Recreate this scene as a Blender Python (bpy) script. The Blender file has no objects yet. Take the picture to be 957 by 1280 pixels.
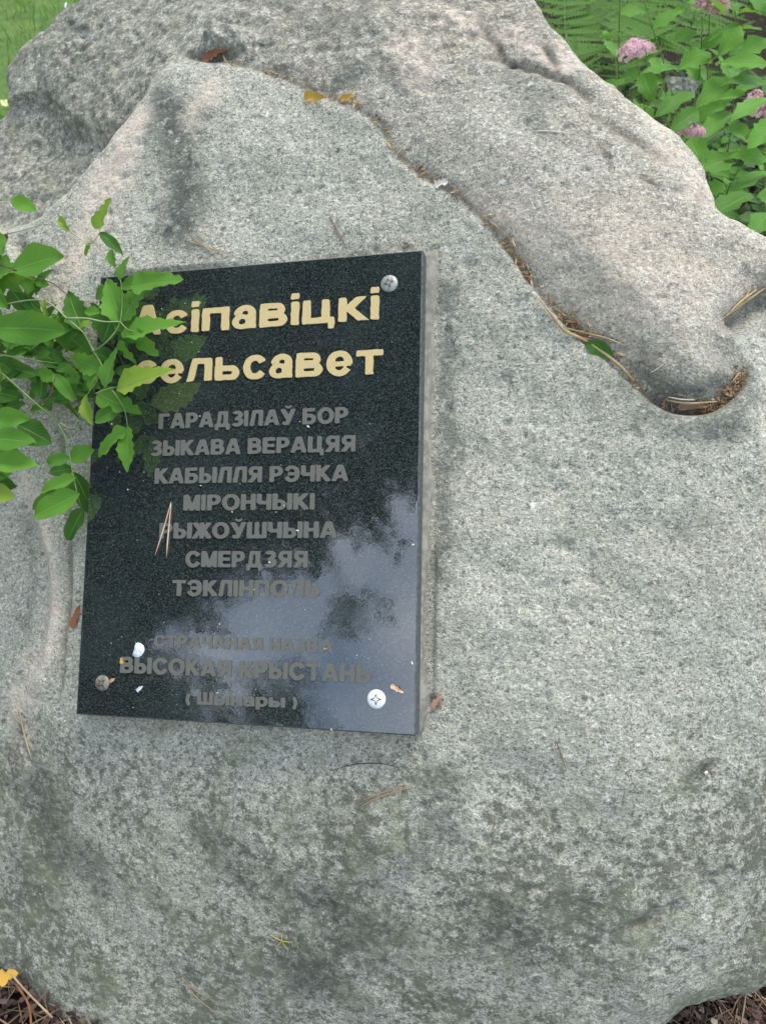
import bpy, math, random
import numpy as np
from mathutils import Vector, Matrix, Quaternion
random.seed(7); rng = np.random.default_rng(7)
sc = bpy.context.scene
COL = sc.collection
R = math.radians

# ------------------------------------------------------------------ camera
CAM_H, PITCH, F = 0.93, R(50), 1000.0           # metres, downward pitch, focal length in photo pixels (957 x 1280)
cd = bpy.data.cameras.new('camera'); cam = bpy.data.objects.new('camera', cd); COL.objects.link(cam)
cam.location = (0, 0, CAM_H); cam.rotation_euler = (math.pi/2 - PITCH, 0, 0)
cd.sensor_fit = 'VERTICAL'; cd.sensor_height = 24; cd.lens = F/1280*24
cd.clip_start = 0.02; cd.clip_end = 400
cd.dof.use_dof = True; cd.dof.focus_distance = 0.68; cd.dof.aperture_fstop = 9
sc.camera = cam

# ------------------------------------------------------------------ daylight
CLOUD = 0.0
SUN_EL, SUN_AZ = R(58), R(35)                   # azimuth from +Y towards +X
w = bpy.data.worlds.new("World"); sc.world = w; w.use_nodes = True
nt = w.node_tree; bg = nt.nodes['Background']
sky = nt.nodes.new('ShaderNodeTexSky'); sky.sky_type = 'NISHITA'; sky.sun_disc = False
sky.sun_elevation = SUN_EL; sky.sun_rotation = SUN_AZ; sky.air_density = 1.25; sky.dust_density = .9
tcw = nt.nodes.new('ShaderNodeTexCoord'); cn = nt.nodes.new('ShaderNodeTexNoise')
cn.inputs['Scale'].default_value = 3.4; cn.inputs['Detail'].default_value = 6
cr = nt.nodes.new('ShaderNodeValToRGB'); cr.color_ramp.elements[0].position = .36; cr.color_ramp.elements[1].position = .66
mx = nt.nodes.new('ShaderNodeMix'); mx.data_type = 'RGBA'
cmp_ = nt.nodes.new('ShaderNodeMapping'); cmp_.inputs['Location'].default_value = (CLOUD, 0, 0)
nt.links.new(tcw.outputs['Generated'], cmp_.inputs['Vector']); nt.links.new(cmp_.outputs[0], cn.inputs['Vector']); nt.links.new(cn.outputs['Fac'], cr.inputs['Fac'])
cf = nt.nodes.new('ShaderNodeMath'); cf.operation = 'MULTIPLY_ADD'; cf.inputs[1].default_value = .25; cf.inputs[2].default_value = .02; nt.links.new(cr.outputs['Color'], cf.inputs[0])
nt.links.new(cf.outputs[0], mx.inputs['Factor']); nt.links.new(sky.outputs['Color'], mx.inputs['A'])
mx.inputs['B'].default_value = (15.0, 15.0, 14.6, 1)      # thin bright cloud
nt.links.new(mx.outputs['Result'], bg.inputs['Color']); bg.inputs['Strength'].default_value = 0.13
sl = bpy.data.lights.new('sun', 'SUN'); sl.energy = 1.5; sl.angle = R(28); sl.color = (1.0, .93, .80)
so = bpy.data.objects.new('sun', sl); COL.objects.link(so)
sd = Vector((math.sin(SUN_AZ)*math.cos(SUN_EL), math.cos(SUN_AZ)*math.cos(SUN_EL), math.sin(SUN_EL)))
so.rotation_euler = sd.to_track_quat('Z', 'Y').to_euler(); so.location = sd*5
sc.view_settings.view_transform = 'Standard'; sc.view_settings.look = 'None'
sc.view_settings.exposure = 1.04; sc.view_settings.gamma = 1

# ------------------------------------------------------------------ coordinates
cp, sp = math.cos(PITCH), math.sin(PITCH)
RC = np.array([[1, 0, 0], [0, -sp, cp], [0, -cp, -sp]])      # (x right, y down, z forward) -> world
def cw(x, y, d):                                             # photo pixel at depth d -> world point
    return Vector(RC @ (np.array([(x-478.5)/F, (y-640)/F, 1.])*d)) + Vector((0, 0, CAM_H))
r1 = np.array([0.97097149, -0.00451523, -0.23915263]); n_ = np.array([-0.23840244, -0.09960412, -0.96604518])
n_ /= np.linalg.norm(n_); r1 -= n_*(r1@n_); r1 /= np.linalg.norm(r1); r2 = np.cross(n_, r1)
PT = 0.022                                                   # plaque face above the rock
ORG = np.array([-0.26609577, 0.17554689, 0.69386121]) - n_*PT    # lower left corner of the plaque on the rock
ROT = RC @ np.stack([r1, r2, n_], 1)                         # columns: u (right), v (up slope), h (out of the rock)
ORGW = RC @ ORG + np.array([0, 0, CAM_H])
FACE = Matrix(((*ROT[0], ORGW[0]), (*ROT[1], ORGW[1]), (*ROT[2], ORGW[2]), (0, 0, 0, 1)))
def px(x, y, h=0.):                                          # photo pixel -> (u, v) on the plane at height h over the face
    d = np.array([(x-478.5)/F, (y-640)/F, 1.]); o = ORG + n_*h
    p = d*((o@n_)/(d@n_)) - ORG
    return float(p@r1), float(p@r2)
def P3(x, y, h=0.):
    u, v = px(x, y, h); return Vector((u, v, h))
NW = Vector(ROT[:, 2]); UW = Vector(ROT[:, 0]); VW = Vector(ROT[:, 1])

# ------------------------------------------------------------------ object helpers
def link(name, me, mat=None, parent=None, mw=None):
    o = bpy.data.objects.new(name, me); COL.objects.link(o)
    if mat is not None and me is not None and len(me.materials) == 0: me.materials.append(mat)
    if parent is not None: o.parent = parent
    if mw is not None: o.matrix_world = mw
    return o
def tag(o, label=None, cat=None, group=None, kind=None):
    if label: o['label'] = label
    if cat: o['category'] = cat
    if group: o['group'] = group
    if kind: o['kind'] = kind
    return o
def empty(name, mw, label, cat, group=None):
    o = bpy.data.objects.new(name, None); COL.objects.link(o); o.matrix_world = mw; o.empty_display_size = .02
    return tag(o, label, cat, group)
def mesh(name, v, f, smooth=True):
    me = bpy.data.meshes.new(name); me.from_pydata([tuple(p) for p in v], [], f)
    if smooth: me.polygons.foreach_set('use_smooth', [True]*len(me.polygons))
    me.update(); return me
class MB:
    def __init__(s): s.v = []; s.f = []
    def add(s, v, f):
        n = len(s.v); s.v += [tuple(p) for p in v]; s.f += [tuple(i+n for i in q) for q in f]
    def tube(s, pts, rads, n=6):
        pts = [Vector(p) for p in pts]; k = len(pts)
        if not hasattr(rads, '__len__'): rads = [rads]*k
        v = []; f = []; a = None
        for i, p in enumerate(pts):
            t = (pts[min(i+1, k-1)] - pts[max(i-1, 0)]).normalized()
            if a is None: a = t.orthogonal().normalized()
            a = (a - t*a.dot(t)).normalized(); b = t.cross(a)
            for j in range(n):
                q = 2*math.pi*j/n; v.append(p + (a*math.cos(q)+b*math.sin(q))*rads[i])
        for i in range(k-1):
            for j in range(n): f.append((i*n+j, i*n+(j+1) % n, (i+1)*n+(j+1) % n, (i+1)*n+j))
        f.append(tuple(range(n))[::-1]); f.append(tuple((k-1)*n+j for j in range(n)))
        s.add(v, f)
    def build(s, name, smooth=True): return mesh(name, s.v, s.f, smooth)
def spline(pts, n=6):                                        # Catmull-Rom through pts
    pts = [Vector(p) for p in pts]
    if len(pts) < 3: return [pts[0].lerp(pts[1], i/n) for i in range(n+1)]
    q = [pts[0]*2-pts[1]] + pts + [pts[-1]*2-pts[-2]]; out = []
    for i in range(1, len(q)-2):
        a, b, c, d = q[i-1:i+3]
        for k in range(n):
            t = k/n; out.append(((b*2)+(c-a)*t+(a*2-b*5+c*4-d)*t*t+(-a+b*3-c*3+d)*t**3)*.5)
    out.append(pts[-1]); return out

# ------------------------------------------------------------------ material helpers
def mat(name):
    m = bpy.data.materials.new(name); m.use_nodes = True
    return m, m.node_tree, m.node_tree.nodes['Principled BSDF']
def N(nt, t, **k):
    n = nt.nodes.new(t)
    for a, b in k.items():
        if a.startswith('i_'): n.inputs[a[2:].replace('_', ' ')].default_value = b
        else: setattr(n, a, b)
    return n
def noise(nt, vec, scale, detail=3, rough=.55, dist=0.):
    n = N(nt, 'ShaderNodeTexNoise'); n.inputs['Scale'].default_value = scale; n.inputs['Detail'].default_value = detail
    n.inputs['Roughness'].default_value = rough; n.inputs['Distortion'].default_value = dist
    nt.links.new(vec, n.inputs['Vector']); return n.outputs['Fac']
def sock(nt, inp, x):
    if isinstance(x, (int, float)): inp.default_value = x
    elif isinstance(x, tuple): inp.default_value = x if len(x) == 4 else (*x, 1)
    else: nt.links.new(x, inp)
def math_(nt, op, a, b=0., c=None, clamp=False):
    n = N(nt, 'ShaderNodeMath', operation=op, use_clamp=clamp); sock(nt, n.inputs[0], a); sock(nt, n.inputs[1], b)
    if c is not None: sock(nt, n.inputs[2], c)
    return n.outputs[0]
def ramp(nt, x, lo, hi, a=0., b=1.):
    n = N(nt, 'ShaderNodeMapRange'); n.interpolation_type = 'SMOOTHSTEP'
    sock(nt, n.inputs[0], x)
    for i, q in enumerate((lo, hi, a, b)): sock(nt, n.inputs[i+1], q)
    return n.outputs[0]
def mixc(nt, f, a, b, mode='MIX'):
    n = N(nt, 'ShaderNodeMix'); n.data_type = 'RGBA'; n.blend_type = mode
    sock(nt, n.inputs['Factor'], f); sock(nt, n.inputs['A'], a); sock(nt, n.inputs['B'], b)
    return n.outputs['Result']
def bump(nt, bs, h, s, d=.001):
    n = N(nt, 'ShaderNodeBump'); n.inputs['Strength'].default_value = s; n.inputs['Distance'].default_value = d
    sock(nt, n.inputs['Height'], h); nt.links.new(n.outputs[0], bs.inputs['Normal'])
def objco(nt, scale=(1, 1, 1)):
    t = N(nt, 'ShaderNodeTexCoord'); mp = N(nt, 'ShaderNodeMapping'); mp.inputs['Scale'].default_value = scale
    nt.links.new(t.outputs['Object'], mp.inputs['Vector']); return mp.outputs[0]

def granite_material():
    m, nt, bs = mat('grey_granite')
    co = objco(nt, (.84, 1, 1)); co1 = objco(nt)
    at = {}
    for k in ('tone', 'pink', 'dark', 'dirt', 'rough', 'lichen'):
        a = N(nt, 'ShaderNodeAttribute', attribute_name=k); at[k] = a.outputs['Fac']
    g1 = noise(nt, co, 430, 2, .6); g2 = noise(nt, co, 210, 3, .65, .4); g3 = noise(nt, co, 640, 1, .5)
    big = noise(nt, co1, 9, 4, .6); mid = noise(nt, co1, 38, 5, .65)
    # base tint: cool green grey on the front slab, warm grey on the upper slab
    base = mixc(nt, at['tone'], (.460, .436, .340), (.395, .338, .250))
    base = mixc(nt, math_(nt, 'MULTIPLY', ramp(nt, big, .35, .7), .30), base, (.31, .36, .33))
    base = mixc(nt, math_(nt, 'MULTIPLY', ramp(nt, mid, .5, .72), .28), base, (.27, .265, .21))
    base = mixc(nt, ramp(nt, noise(nt, co1, 17, 4, .6), .48, .66, 0, .45), base, (.54, .52, .43))
    pk = math_(nt, 'MULTIPLY', at['pink'], ramp(nt, noise(nt, co1, 60, 4, .6), .25, .5))
    base = mixc(nt, math_(nt, 'MULTIPLY', pk, .9), base, (.70, .58, .46))
    # pale feldspar, darker quartz and black mica grains
    gg = noise(nt, co, 350, 4, .75)
    base = mixc(nt, ramp(nt, gg, .50, .61, 0, .80), base, (.74, .73, .62))
    base = mixc(nt, ramp(nt, g1, .37, .46, .38, 0.), base, (.17, .18, .155))
    base = mixc(nt, ramp(nt, g2, .37, .43, .50, 0.), base, (.12, .13, .115))
    base = mixc(nt, ramp(nt, g3, .36, .42, .6, 0.), base, (.07, .075, .07))
    v = N(nt, 'ShaderNodeTexVoronoi'); v.inputs['Scale'].default_value = 165; v.inputs['Randomness'].default_value = 1
    cov = N(nt, 'ShaderNodeVectorMath', operation='MULTIPLY_ADD'); nz = N(nt, 'ShaderNodeTexNoise'); nz.inputs['Scale'].default_value = 240
    nt.links.new(co, nz.inputs['Vector']); nt.links.new(nz.outputs['Color'], cov.inputs[0]); cov.inputs[1].default_value = (.009, .009, .009); nt.links.new(co, cov.inputs[2])
    nt.links.new(cov.outputs[0], v.inputs['Vector']); sxy = N(nt, 'ShaderNodeSeparateXYZ'); nt.links.new(v.outputs['Color'], sxy.inputs[0])
    rad_ = math_(nt, 'MULTIPLY', math_(nt, 'POWER', sxy.outputs[0], 2.5), .42)
    mica = ramp(nt, math_(nt, 'SUBTRACT', v.outputs['Distance'], rad_), -.12, .02, 1., 0.)
    base = mixc(nt, math_(nt, 'MULTIPLY', mica, .60), base, (.075, .080, .072))
    v2 = N(nt, 'ShaderNodeTexVoronoi'); v2.inputs['Scale'].default_value = 75; nt.links.new(cov.outputs[0], v2.inputs['Vector'])
    sx2 = N(nt, 'ShaderNodeSeparateXYZ'); nt.links.new(v2.outputs['Color'], sx2.inputs[0])
    base = mixc(nt, ramp(nt, math_(nt, 'SUBTRACT', v2.outputs['Distance'], math_(nt, 'MULTIPLY', math_(nt, 'POWER', sx2.outputs[1], 9.), .24)), -.12, .0, .85, 0.), base, (.86, .84, .76))
    base = mixc(nt, math_(nt, 'MULTIPLY', pk, .5), base, (.72, .60, .49))
    # lichen and algae crusts, dark stains, and shade painted in at the lobe tip
    li = math_(nt, 'ADD', noise(nt, co1, 120, 7, .78), math_(nt, 'MULTIPLY', at['lichen'], math_(nt, 'ADD', math_(nt, 'MULTIPLY', noise(nt, co1, 11, 3, .6), .42), -.07)))
    base = mixc(nt, ramp(nt, li, .595, .70, 0, .76), base, (.100, .102, .066))
    li2 = math_(nt, 'ADD', noise(nt, co1, 20, 6, .68), math_(nt, 'MULTIPLY', at['lichen'], .13))
    base = mixc(nt, ramp(nt, li2, .58, .78, 0, .55), base, (.235, .245, .145))
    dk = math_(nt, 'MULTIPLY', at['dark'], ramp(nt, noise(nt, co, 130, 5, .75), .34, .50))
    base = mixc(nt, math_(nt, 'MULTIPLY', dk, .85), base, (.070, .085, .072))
    base = mixc(nt, math_(nt, 'MULTIPLY', at['rough'], ramp(nt, noise(nt, co1, 110, 5, .7), .40, .60, 0, .62)), base, (.125, .120, .10))
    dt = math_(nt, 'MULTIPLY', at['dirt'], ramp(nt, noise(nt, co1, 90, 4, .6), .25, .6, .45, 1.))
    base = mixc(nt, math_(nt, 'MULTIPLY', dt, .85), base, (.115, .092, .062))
    nt.links.new(base, bs.inputs['Base Color']); bs.inputs['Roughness'].default_value = .82
    bs.inputs['Specular IOR Level'].default_value = .3
    hgt = math_(nt, 'ADD', math_(nt, 'MULTIPLY', g2, .8), math_(nt, 'MULTIPLY', mid, 1.5))
    hgt = math_(nt, 'ADD', hgt, math_(nt, 'MULTIPLY', gg, .8))
    bump(nt, bs, hgt, 1., .0018)
    return m
def leaf_material(name, dark, light, edge=(.22, .15, .05), trans=.35, rough=.5, edge_amt=.7):
    m, nt, bs = mat(name)
    uv = N(nt, 'ShaderNodeUVMap', uv_map='uv'); sx = N(nt, 'ShaderNodeSeparateXYZ'); nt.links.new(uv.outputs[0], sx.inputs[0])
    u, vv = sx.outputs[0], sx.outputs[1]
    av = math_(nt, 'ABSOLUTE', math_(nt, 'SUBTRACT', vv, .5))
    mid = ramp(nt, av, .0, .035, 1, 0)
    ph = math_(nt, 'ADD', math_(nt, 'MULTIPLY', u, 8.), math_(nt, 'MULTIPLY', av, -7.))
    side = ramp(nt, math_(nt, 'ABSOLUTE', math_(nt, 'SUBTRACT', math_(nt, 'FRACT', ph), .5)), 0, .09, 1, 0)
    oi = N(nt, 'ShaderNodeObjectInfo'); co = objco(nt)
    c = mixc(nt, oi.outputs['Random'], dark, light)
    c = mixc(nt, ramp(nt, noise(nt, co, 60, 4), .4, .7, 0, .5), c, light)
    c = mixc(nt, ramp(nt, noise(nt, co, 130, 3), .62, .74, 0, .55), c, (.21, .26, .05))
    c = mixc(nt, math_(nt, 'MULTIPLY', ramp(nt, av, .40, .5), ramp(nt, noise(nt, co, 85, 3), .48, .65, 0, edge_amt)), c, edge)
    c = mixc(nt, math_(nt, 'MULTIPLY', mid, .75), c, (.26, .42, .12))
    c = mixc(nt, math_(nt, 'MULTIPLY', side, .38), c, (.22, .38, .11))
    nt.links.new(c, bs.inputs['Base Color']); bs.inputs['Roughness'].default_value = rough
    bs.inputs['Specular IOR Level'].default_value = .13
    tr = N(nt, 'ShaderNodeBsdfTranslucent'); nt.links.new(mixc(nt, .6, c, (.25, .45, .05)), tr.inputs['Color'])
    ms = N(nt, 'ShaderNodeMixShader'); ms.inputs[0].default_value = trans
    nt.links.new(bs.outputs[0], ms.inputs[1]); nt.links.new(tr.outputs[0], ms.inputs[2])
    nt.links.new(ms.outputs[0], nt.nodes['Material Output'].inputs['Surface'])
    bump(nt, bs, math_(nt, 'ADD', side, math_(nt, 'MULTIPLY', mid, 2.)), .5, -.0006)
    return m
def plain(name, a, b, scale=80, rough=.7, spec=.3, bmp=.3, rnd=None):
    m, nt, bs = mat(name); co = objco(nt)
    c = mixc(nt, ramp(nt, noise(nt, co, scale, 4, .6), .35, .65), a, b)
    if rnd:
        oi = N(nt, 'ShaderNodeObjectInfo'); c = mixc(nt, math_(nt, 'MULTIPLY', oi.outputs['Random'], .8), c, rnd)
    nt.links.new(c, bs.inputs['Base Color']); bs.inputs['Roughness'].default_value = rough
    bs.inputs['Specular IOR Level'].default_value = spec
    if bmp: bump(nt, bs, noise(nt, co, scale*2.5, 3), bmp, .0008)
    return m
def island(name, cols, rough=.8, trans=0., em=None):         # many small pieces: a colour of its own for each piece
    m, nt, bs = mat(name); g = N(nt, 'ShaderNodeNewGeometry'); r = N(nt, 'ShaderNodeValToRGB')
    nt.links.new(g.outputs['Random Per Island'], r.inputs[0]); e = r.color_ramp.elements
    while len(e) < len(cols): e.new(.5)
    for i, c in enumerate(cols): e[i].position = i/(len(cols)-1); e[i].color = (*c, 1)
    nt.links.new(r.outputs[0], bs.inputs['Base Color']); bs.inputs['Roughness'].default_value = rough
    bs.inputs['Specular IOR Level'].default_value = .25
    if trans:
        tr = N(nt, 'ShaderNodeBsdfTranslucent'); nt.links.new(r.outputs[0], tr.inputs['Color'])
        ms = N(nt, 'ShaderNodeMixShader'); ms.inputs[0].default_value = trans
        nt.links.new(bs.outputs[0], ms.inputs[1]); nt.links.new(tr.outputs[0], ms.inputs[2])
        nt.links.new(ms.outputs[0], nt.nodes['Material Output'].inputs['Surface'])
    return m

# ------------------------------------------------------------------ ground
def fbm2(x, y, seed=0, octaves=4, gain=.5):
    """value noise, x and y already scaled"""
    x = np.asarray(x, float); y = np.asarray(y, float); tot = np.zeros_like(x); amp = 1.; r_ = np.random.default_rng(seed); T = r_.random((256, 256))*2-1
    for o in range(octaves):
        xi = np.floor(x).astype(int); yi = np.floor(y).astype(int); fx = x-xi; fy = y-yi
        fx = fx*fx*fx*(fx*(fx*6-15)+10); fy = fy*fy*fy*(fy*(fy*6-15)+10)
        a = T[xi % 256, yi % 256]; b = T[(xi+1) % 256, yi % 256]; c = T[xi % 256, (yi+1) % 256]; d = T[(xi+1) % 256, (yi+1) % 256]
        tot += amp*((a*(1-fx)+b*fx)*(1-fy)+(c*(1-fx)+d*fx)*fy)
        amp *= gain; x = x*2.03+17.3; y = y*2.03+5.7
    return tot
soil, nt, bs = mat('dark_soil'); co = objco(nt)
c = mixc(nt, ramp(nt, noise(nt, co, 60, 6, .7), .3, .7), (.012, .009, .007), (.045, .032, .022))
c = mixc(nt, ramp(nt, noise(nt, co, 7, 4, .6), .45, .7, 0, .6), c, (.045, .040, .020))
nt.links.new(c, bs.inputs['Base Color']); bs.inputs['Roughness'].default_value = .95; bs.inputs['Specular IOR Level'].default_value = .08
bump(nt, bs, noise(nt, co, 120, 5, .7), 1., .006)
turf, nt, bs = mat('turf'); co = objco(nt)
c = mixc(nt, ramp(nt, noise(nt, co, 14, 6, .7), .3, .7), (.08, .17, .03), (.17, .27, .05))
nt.links.new(c, bs.inputs['Base Color']); bs.inputs['Roughness'].default_value = .9
bump(nt, bs, noise(nt, co, 150, 4, .7), 1., .01)
xs = np.concatenate([[-60, -20, -8, -4], np.arange(-2, 2.001, .05), [4, 8, 20, 60]])
ys = np.concatenate([[-60, -20, -8, -3], np.arange(-1, 4.001, .05), [8, 20, 60]])
X, Y = np.meshgrid(xs, ys); Z = fbm2(X*3, Y*3, 3, 4)*.012*(np.abs(X) < 2.1)*(np.abs(Y) < 4.1)
def ground_z(x, y): return float(fbm2(np.array([x*3.]), np.array([y*3.]), 3, 4)[0])*.012
nx, ny = len(xs), len(ys)
me = mesh('ground', np.stack([X.ravel(), Y.ravel(), Z.ravel()], 1),
          [(j*nx+i, j*nx+i+1, (j+1)*nx+i+1, (j+1)*nx+i) for j in range(ny-1) for i in range(nx-1)])
tag(link('ground', me, soil), kind='structure')
# lawn sheet behind and left of the boulder
lx = np.concatenate([[-40, -12, -6], np.arange(-4, -.299, .1)]); ly = np.concatenate([np.arange(.8, 6.01, .1), [12, 40]])
X, Y = np.meshgrid(lx, ly); Z = .016 + fbm2(X*3, Y*3, 9, 3)*.006; nx, ny = len(lx), len(ly)
me = mesh('lawn', np.stack([X.ravel(), Y.ravel(), Z.ravel()], 1),
          [(j*nx+i, j*nx+i+1, (j+1)*nx+i+1, (j+1)*nx+i) for j in range(ny-1) for i in range(nx-1)])
tag(link('lawn', me, turf), kind='structure')

# ------------------------------------------------------------------ boulder
OUT = [(600,-150,-.09),(640,-50,-.07),(668,0,-.06),(700,45,-.055),(735,85,-.05),(770,110,-.045),(800,135,-.04),(840,165,-.035),(866,190,-.035),
       (882,215,-.035),(890,245,-.035),(900,265,-.035),(922,277,-.04),(957,297,-.045),(1010,335,-.05),(1060,420,-.06),(1095,600,-.08),
       (1090,850,-.10),(1060,1060,-.12),(1010,1212,-.13),(957,1249,-.13),(915,1258,-.13),(880,1266,-.13),(850,1282,-.13),(760,1335,-.14),
       (600,1400,-.15),(420,1410,-.15),(230,1350,-.14),(92,1300,-.12),(50,1278,-.11),(16,1246,-.10),(-10,1222,-.10),(-60,1130,-.10),
       (-120,950,-.09),(-150,700,-.09),(-140,450,-.08),(-90,260,-.08),(-20,175,-.08),(8,145,-.08),(13,118,-.07),(8,97,-.065),(24,68,-.06),
       (60,38,-.055),(105,0,-.055),(170,-80,-.06),(300,-200,-.08),(450,-230,-.09)]
CTRL = [(127,346,0),(330,330,0),(530,312,0),(519,920,0),(95,893,-.001),(300,905,-.001),(300,620,0),(110,620,-.001),(525,620,0),
        (650,600,.002),(800,680,-.002),(957,700,-.02),(957,950,-.045),(940,1150,-.095),(700,1000,-.012),(480,1060,-.014),(480,1200,-.045),
        (480,1320,-.09),(200,1080,-.028),(100,1180,-.06),(700,1220,-.05),(850,1180,-.06),(20,1080,-.055),(10,900,-.032),(15,700,-.03),(0,500,-.02),
        (50,350,-.012),(120,270,-.006),(250,200,.002),(215,95,-.002),(400,150,0),(560,255,.001),(700,400,.003),(840,535,.003),(957,540,-.01),
        (300,60,-.008),(450,60,0),(450,-60,-.03),(620,0,-.03),(550,90,.003),(650,180,.010),(760,200,.006),(740,330,.010),(850,300,.000),(840,400,.004),
        (957,380,-.018),(100,50,-.028),(60,150,-.035),(20,230,-.04),(250,-60,-.045),(1060,700,-.07),(-100,700,-.07)]
cu = np.array([px(x, y, h) for x, y, h in CTRL]); ch = np.array([c[2] for c in CTRL], float)
def tps(r2_): return .5*r2_*np.log(r2_+1e-12)
K = tps(((cu[:, None]-cu[None])**2).sum(-1)) + np.eye(len(cu))*2e-5; Pm = np.c_[np.ones(len(cu)), cu]
Wt = np.linalg.solve(np.block([[K, Pm], [Pm.T, np.zeros((3, 3))]]), np.r_[ch, 0, 0, 0])
def base_h(u, v):
    o = Wt[-3]+Wt[-2]*u+Wt[-1]*v
    for (a, b), q in zip(cu, Wt[:-3]): o = o + q*tps((u-a)**2+(v-b)**2)
    return o
def pdist(u, v, poly, closed=False):
    """distance to a polyline, nearest point, and position along it 0..1"""
    poly = np.array(poly); q = np.r_[poly, poly[:1]] if closed else poly
    best = np.full(u.shape, 1e9); nu = np.zeros_like(u); nv = np.zeros_like(u); tt = np.zeros_like(u); ids = np.zeros(u.shape, int)
    for i in range(len(q)-1):
        a, b = q[i], q[i+1]; d = b-a; t = np.clip(((u-a[0])*d[0]+(v-a[1])*d[1])/(d@d+1e-12), 0, 1)
        cx = a[0]+d[0]*t; cy = a[1]+d[1]*t; ds = (u-cx)**2+(v-cy)**2; mk = ds < best
        best = np.where(mk, ds, best); nu = np.where(mk, cx, nu); nv = np.where(mk, cy, nv); tt = np.where(mk, i+t, tt); ids = np.where(mk, i, ids)
    return np.sqrt(best), nu, nv, tt/(len(q)-1), ids
def inside(u, v, poly):
    poly = np.array(poly); r = np.zeros(u.shape, bool); j = len(poly)-1
    for i in range(len(poly)):
        a, b = poly[i], poly[j]
        m_ = ((a[1] > v) != (b[1] > v)) & (u < (b[0]-a[0])*(v-a[1])/(b[1]-a[1]+1e-15)+a[0]); r ^= m_; j = i
    return r
def sm(x, a, b):
    t = np.clip((x-a)/(b-a), 0, 1); return t*t*(3-2*t)
def uvs(pts, h=0.): return [px(*p[:2], p[2] if len(p) > 2 else h) for p in pts]
def smooth_poly(p, n=5, closed=True):
    q = [Vector((a, b, 0)) for a, b in p]
    if closed:
        s = spline(q[-2:]+q+q[:2], n); s = s[2*n:2*n+len(q)*n]
    else: s = spline(q, n)
    return [(a.x, a.y) for a in s]
def make_outline(pts):
    o_ = smooth_poly(uvs(pts), 4)
    return [(a + .0015*math.sin(i*.8)*math.sin(i*.37), b + .0015*math.cos(i*1.1)*math.sin(i*.5)) for i, (a, b) in enumerate(o_)]
def axis(lo, hi, fl, fh, fine):
    a = list(np.arange(fl, fh, fine)); s = fine; x = fl
    while x > lo: s *= 1.12; x -= s; a.insert(0, x)
    s = fine; x = a[-1]
    while x < hi: s *= 1.12; x += s; a.append(x)
    return np.array(a)
c4 = [px(0, 0, -.05), px(957, 0, -.05), px(0, 1280, -.08), px(957, 1280, -.08)]
ua = axis(-.62, .95, min(c[0] for c in c4)-.01, max(c[0] for c in c4)+.01, .00185)
va = axis(-.75, 1.25, min(c[1] for c in c4)-.01, max(c[1] for c in c4)+.01, .00185)
U, V = np.meshgrid(ua, va)
Hh = base_h(U, V)
# --- step along the left ridge of the front slab
RIDGE = uvs([(-60,272,-.02),(0,268,-.015),(35,255,-.012),(70,228,-.01),(110,190,-.01),(150,145,-.005),(180,105,0),(205,80,0),(232,70,0)])
REC = RIDGE + uvs([(300,-10),(300,-400),(-500,-400),(-500,270)], 0)
dR, _, _, tR, _ = pdist(U, V, RIDGE)
inR = inside(U, V, REC); sgn = np.where(inR, dR, -dR)
fade = 1-sm(U, px(80, 100)[0], px(300, 60)[0])
rec = sm(sgn, -.014, .022)*(.030+.012*sm(sgn, .02, .12))*fade
rec = np.where(inR | (dR < .02), rec, 0)
Hh -= rec
# second crease in the recess
CREASE = uvs([(0,70),(28,92),(60,120),(95,142),(130,150),(160,150)], -.03)
dC, _, _, tC, _ = pdist(U, V, CREASE)
below = inside(U, V, CREASE + uvs([(150,180),(60,300),(-400,300),(-400,90)], -.03))
Hh -= np.where(below, sm(dC, 0, .012)*.010*(1-sm(dC, .02, .09)*.6), 0)*(1-sm(tC, .7, 1))
Hh -= .0035*np.exp(-(dC/.0035)**2)*(1-sm(tC, .8, 1))
# --- gutter between front slab and upper slab, round the lobe tip
GUT = [(232,66),(262,72),(300,80),(345,95),(385,113),(425,128),(455,145),(478,165),(492,190),(510,208),(535,226),(562,243),(590,265),(615,292),
       (640,322),(660,350),(680,375),(705,402),(730,425),(755,445),(780,468),(800,488),(822,503),(850,513),(885,512),(910,498),(928,478),(935,455)]
GU = smooth_poly(uvs(GUT, 0), 4, closed=False)
LOBE = GU + uvs([(925,425),(905,400),(920,385),(957,355),(1100,330),(1200,0),(900,-300),(400,-300),(200,-300),(200,40)], 0)
dG, _, _, tG, _ = pdist(U, V, GU); inL = inside(U, V, LOBE)
gd = np.interp(tG, [0, .1, .3, .45, .6, .8, .92, 1.], [.001, .0015, .003, .005, .006, .010, .015, .003])*(.8+.5*fbm2(U*18, V*18, 77, 2))
gw = np.interp(tG, [0, .2, .5, .8, .93, 1.], [.010, .010, .007, .010, .018, .012])*(1+.35*fbm2(U*25, V*25, 78, 2))
wv = 1+.35*fbm2(U*40, V*40, 21, 2)
Hh -= np.where(inL, gd*np.exp(-np.clip(dG*.95/gw, 0, 9)**2*wv), gd*np.exp(-(dG/.0032)**2))
# rounded swell of the lobe
Hh += np.where(inL, .010*np.interp(tG, [0, .25, .5, .8, 1], [0, .3, .7, 1.5, 1.3])*sm(dG, .002, .055), 0)
# lip of rock round the lobe tip
LIP = uvs([(800,505),(840,530),(885,532),(925,512),(945,480),(950,440)], 0)
dL, _, _, tL, _ = pdist(U, V, LIP); Hh += .0045*np.exp(-(dL/.010)**2)*np.sin(np.clip(tL, 0, 1)*np.pi)
TIP2 = uvs([(957,352),(930,380),(905,402),(885,418)], 0)
dT, _, _, tT, _ = pdist(U, V, TIP2); Hh -= .010*np.exp(-(dT/.011)**2)*(1-sm(tT, .45, 1.))
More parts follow.
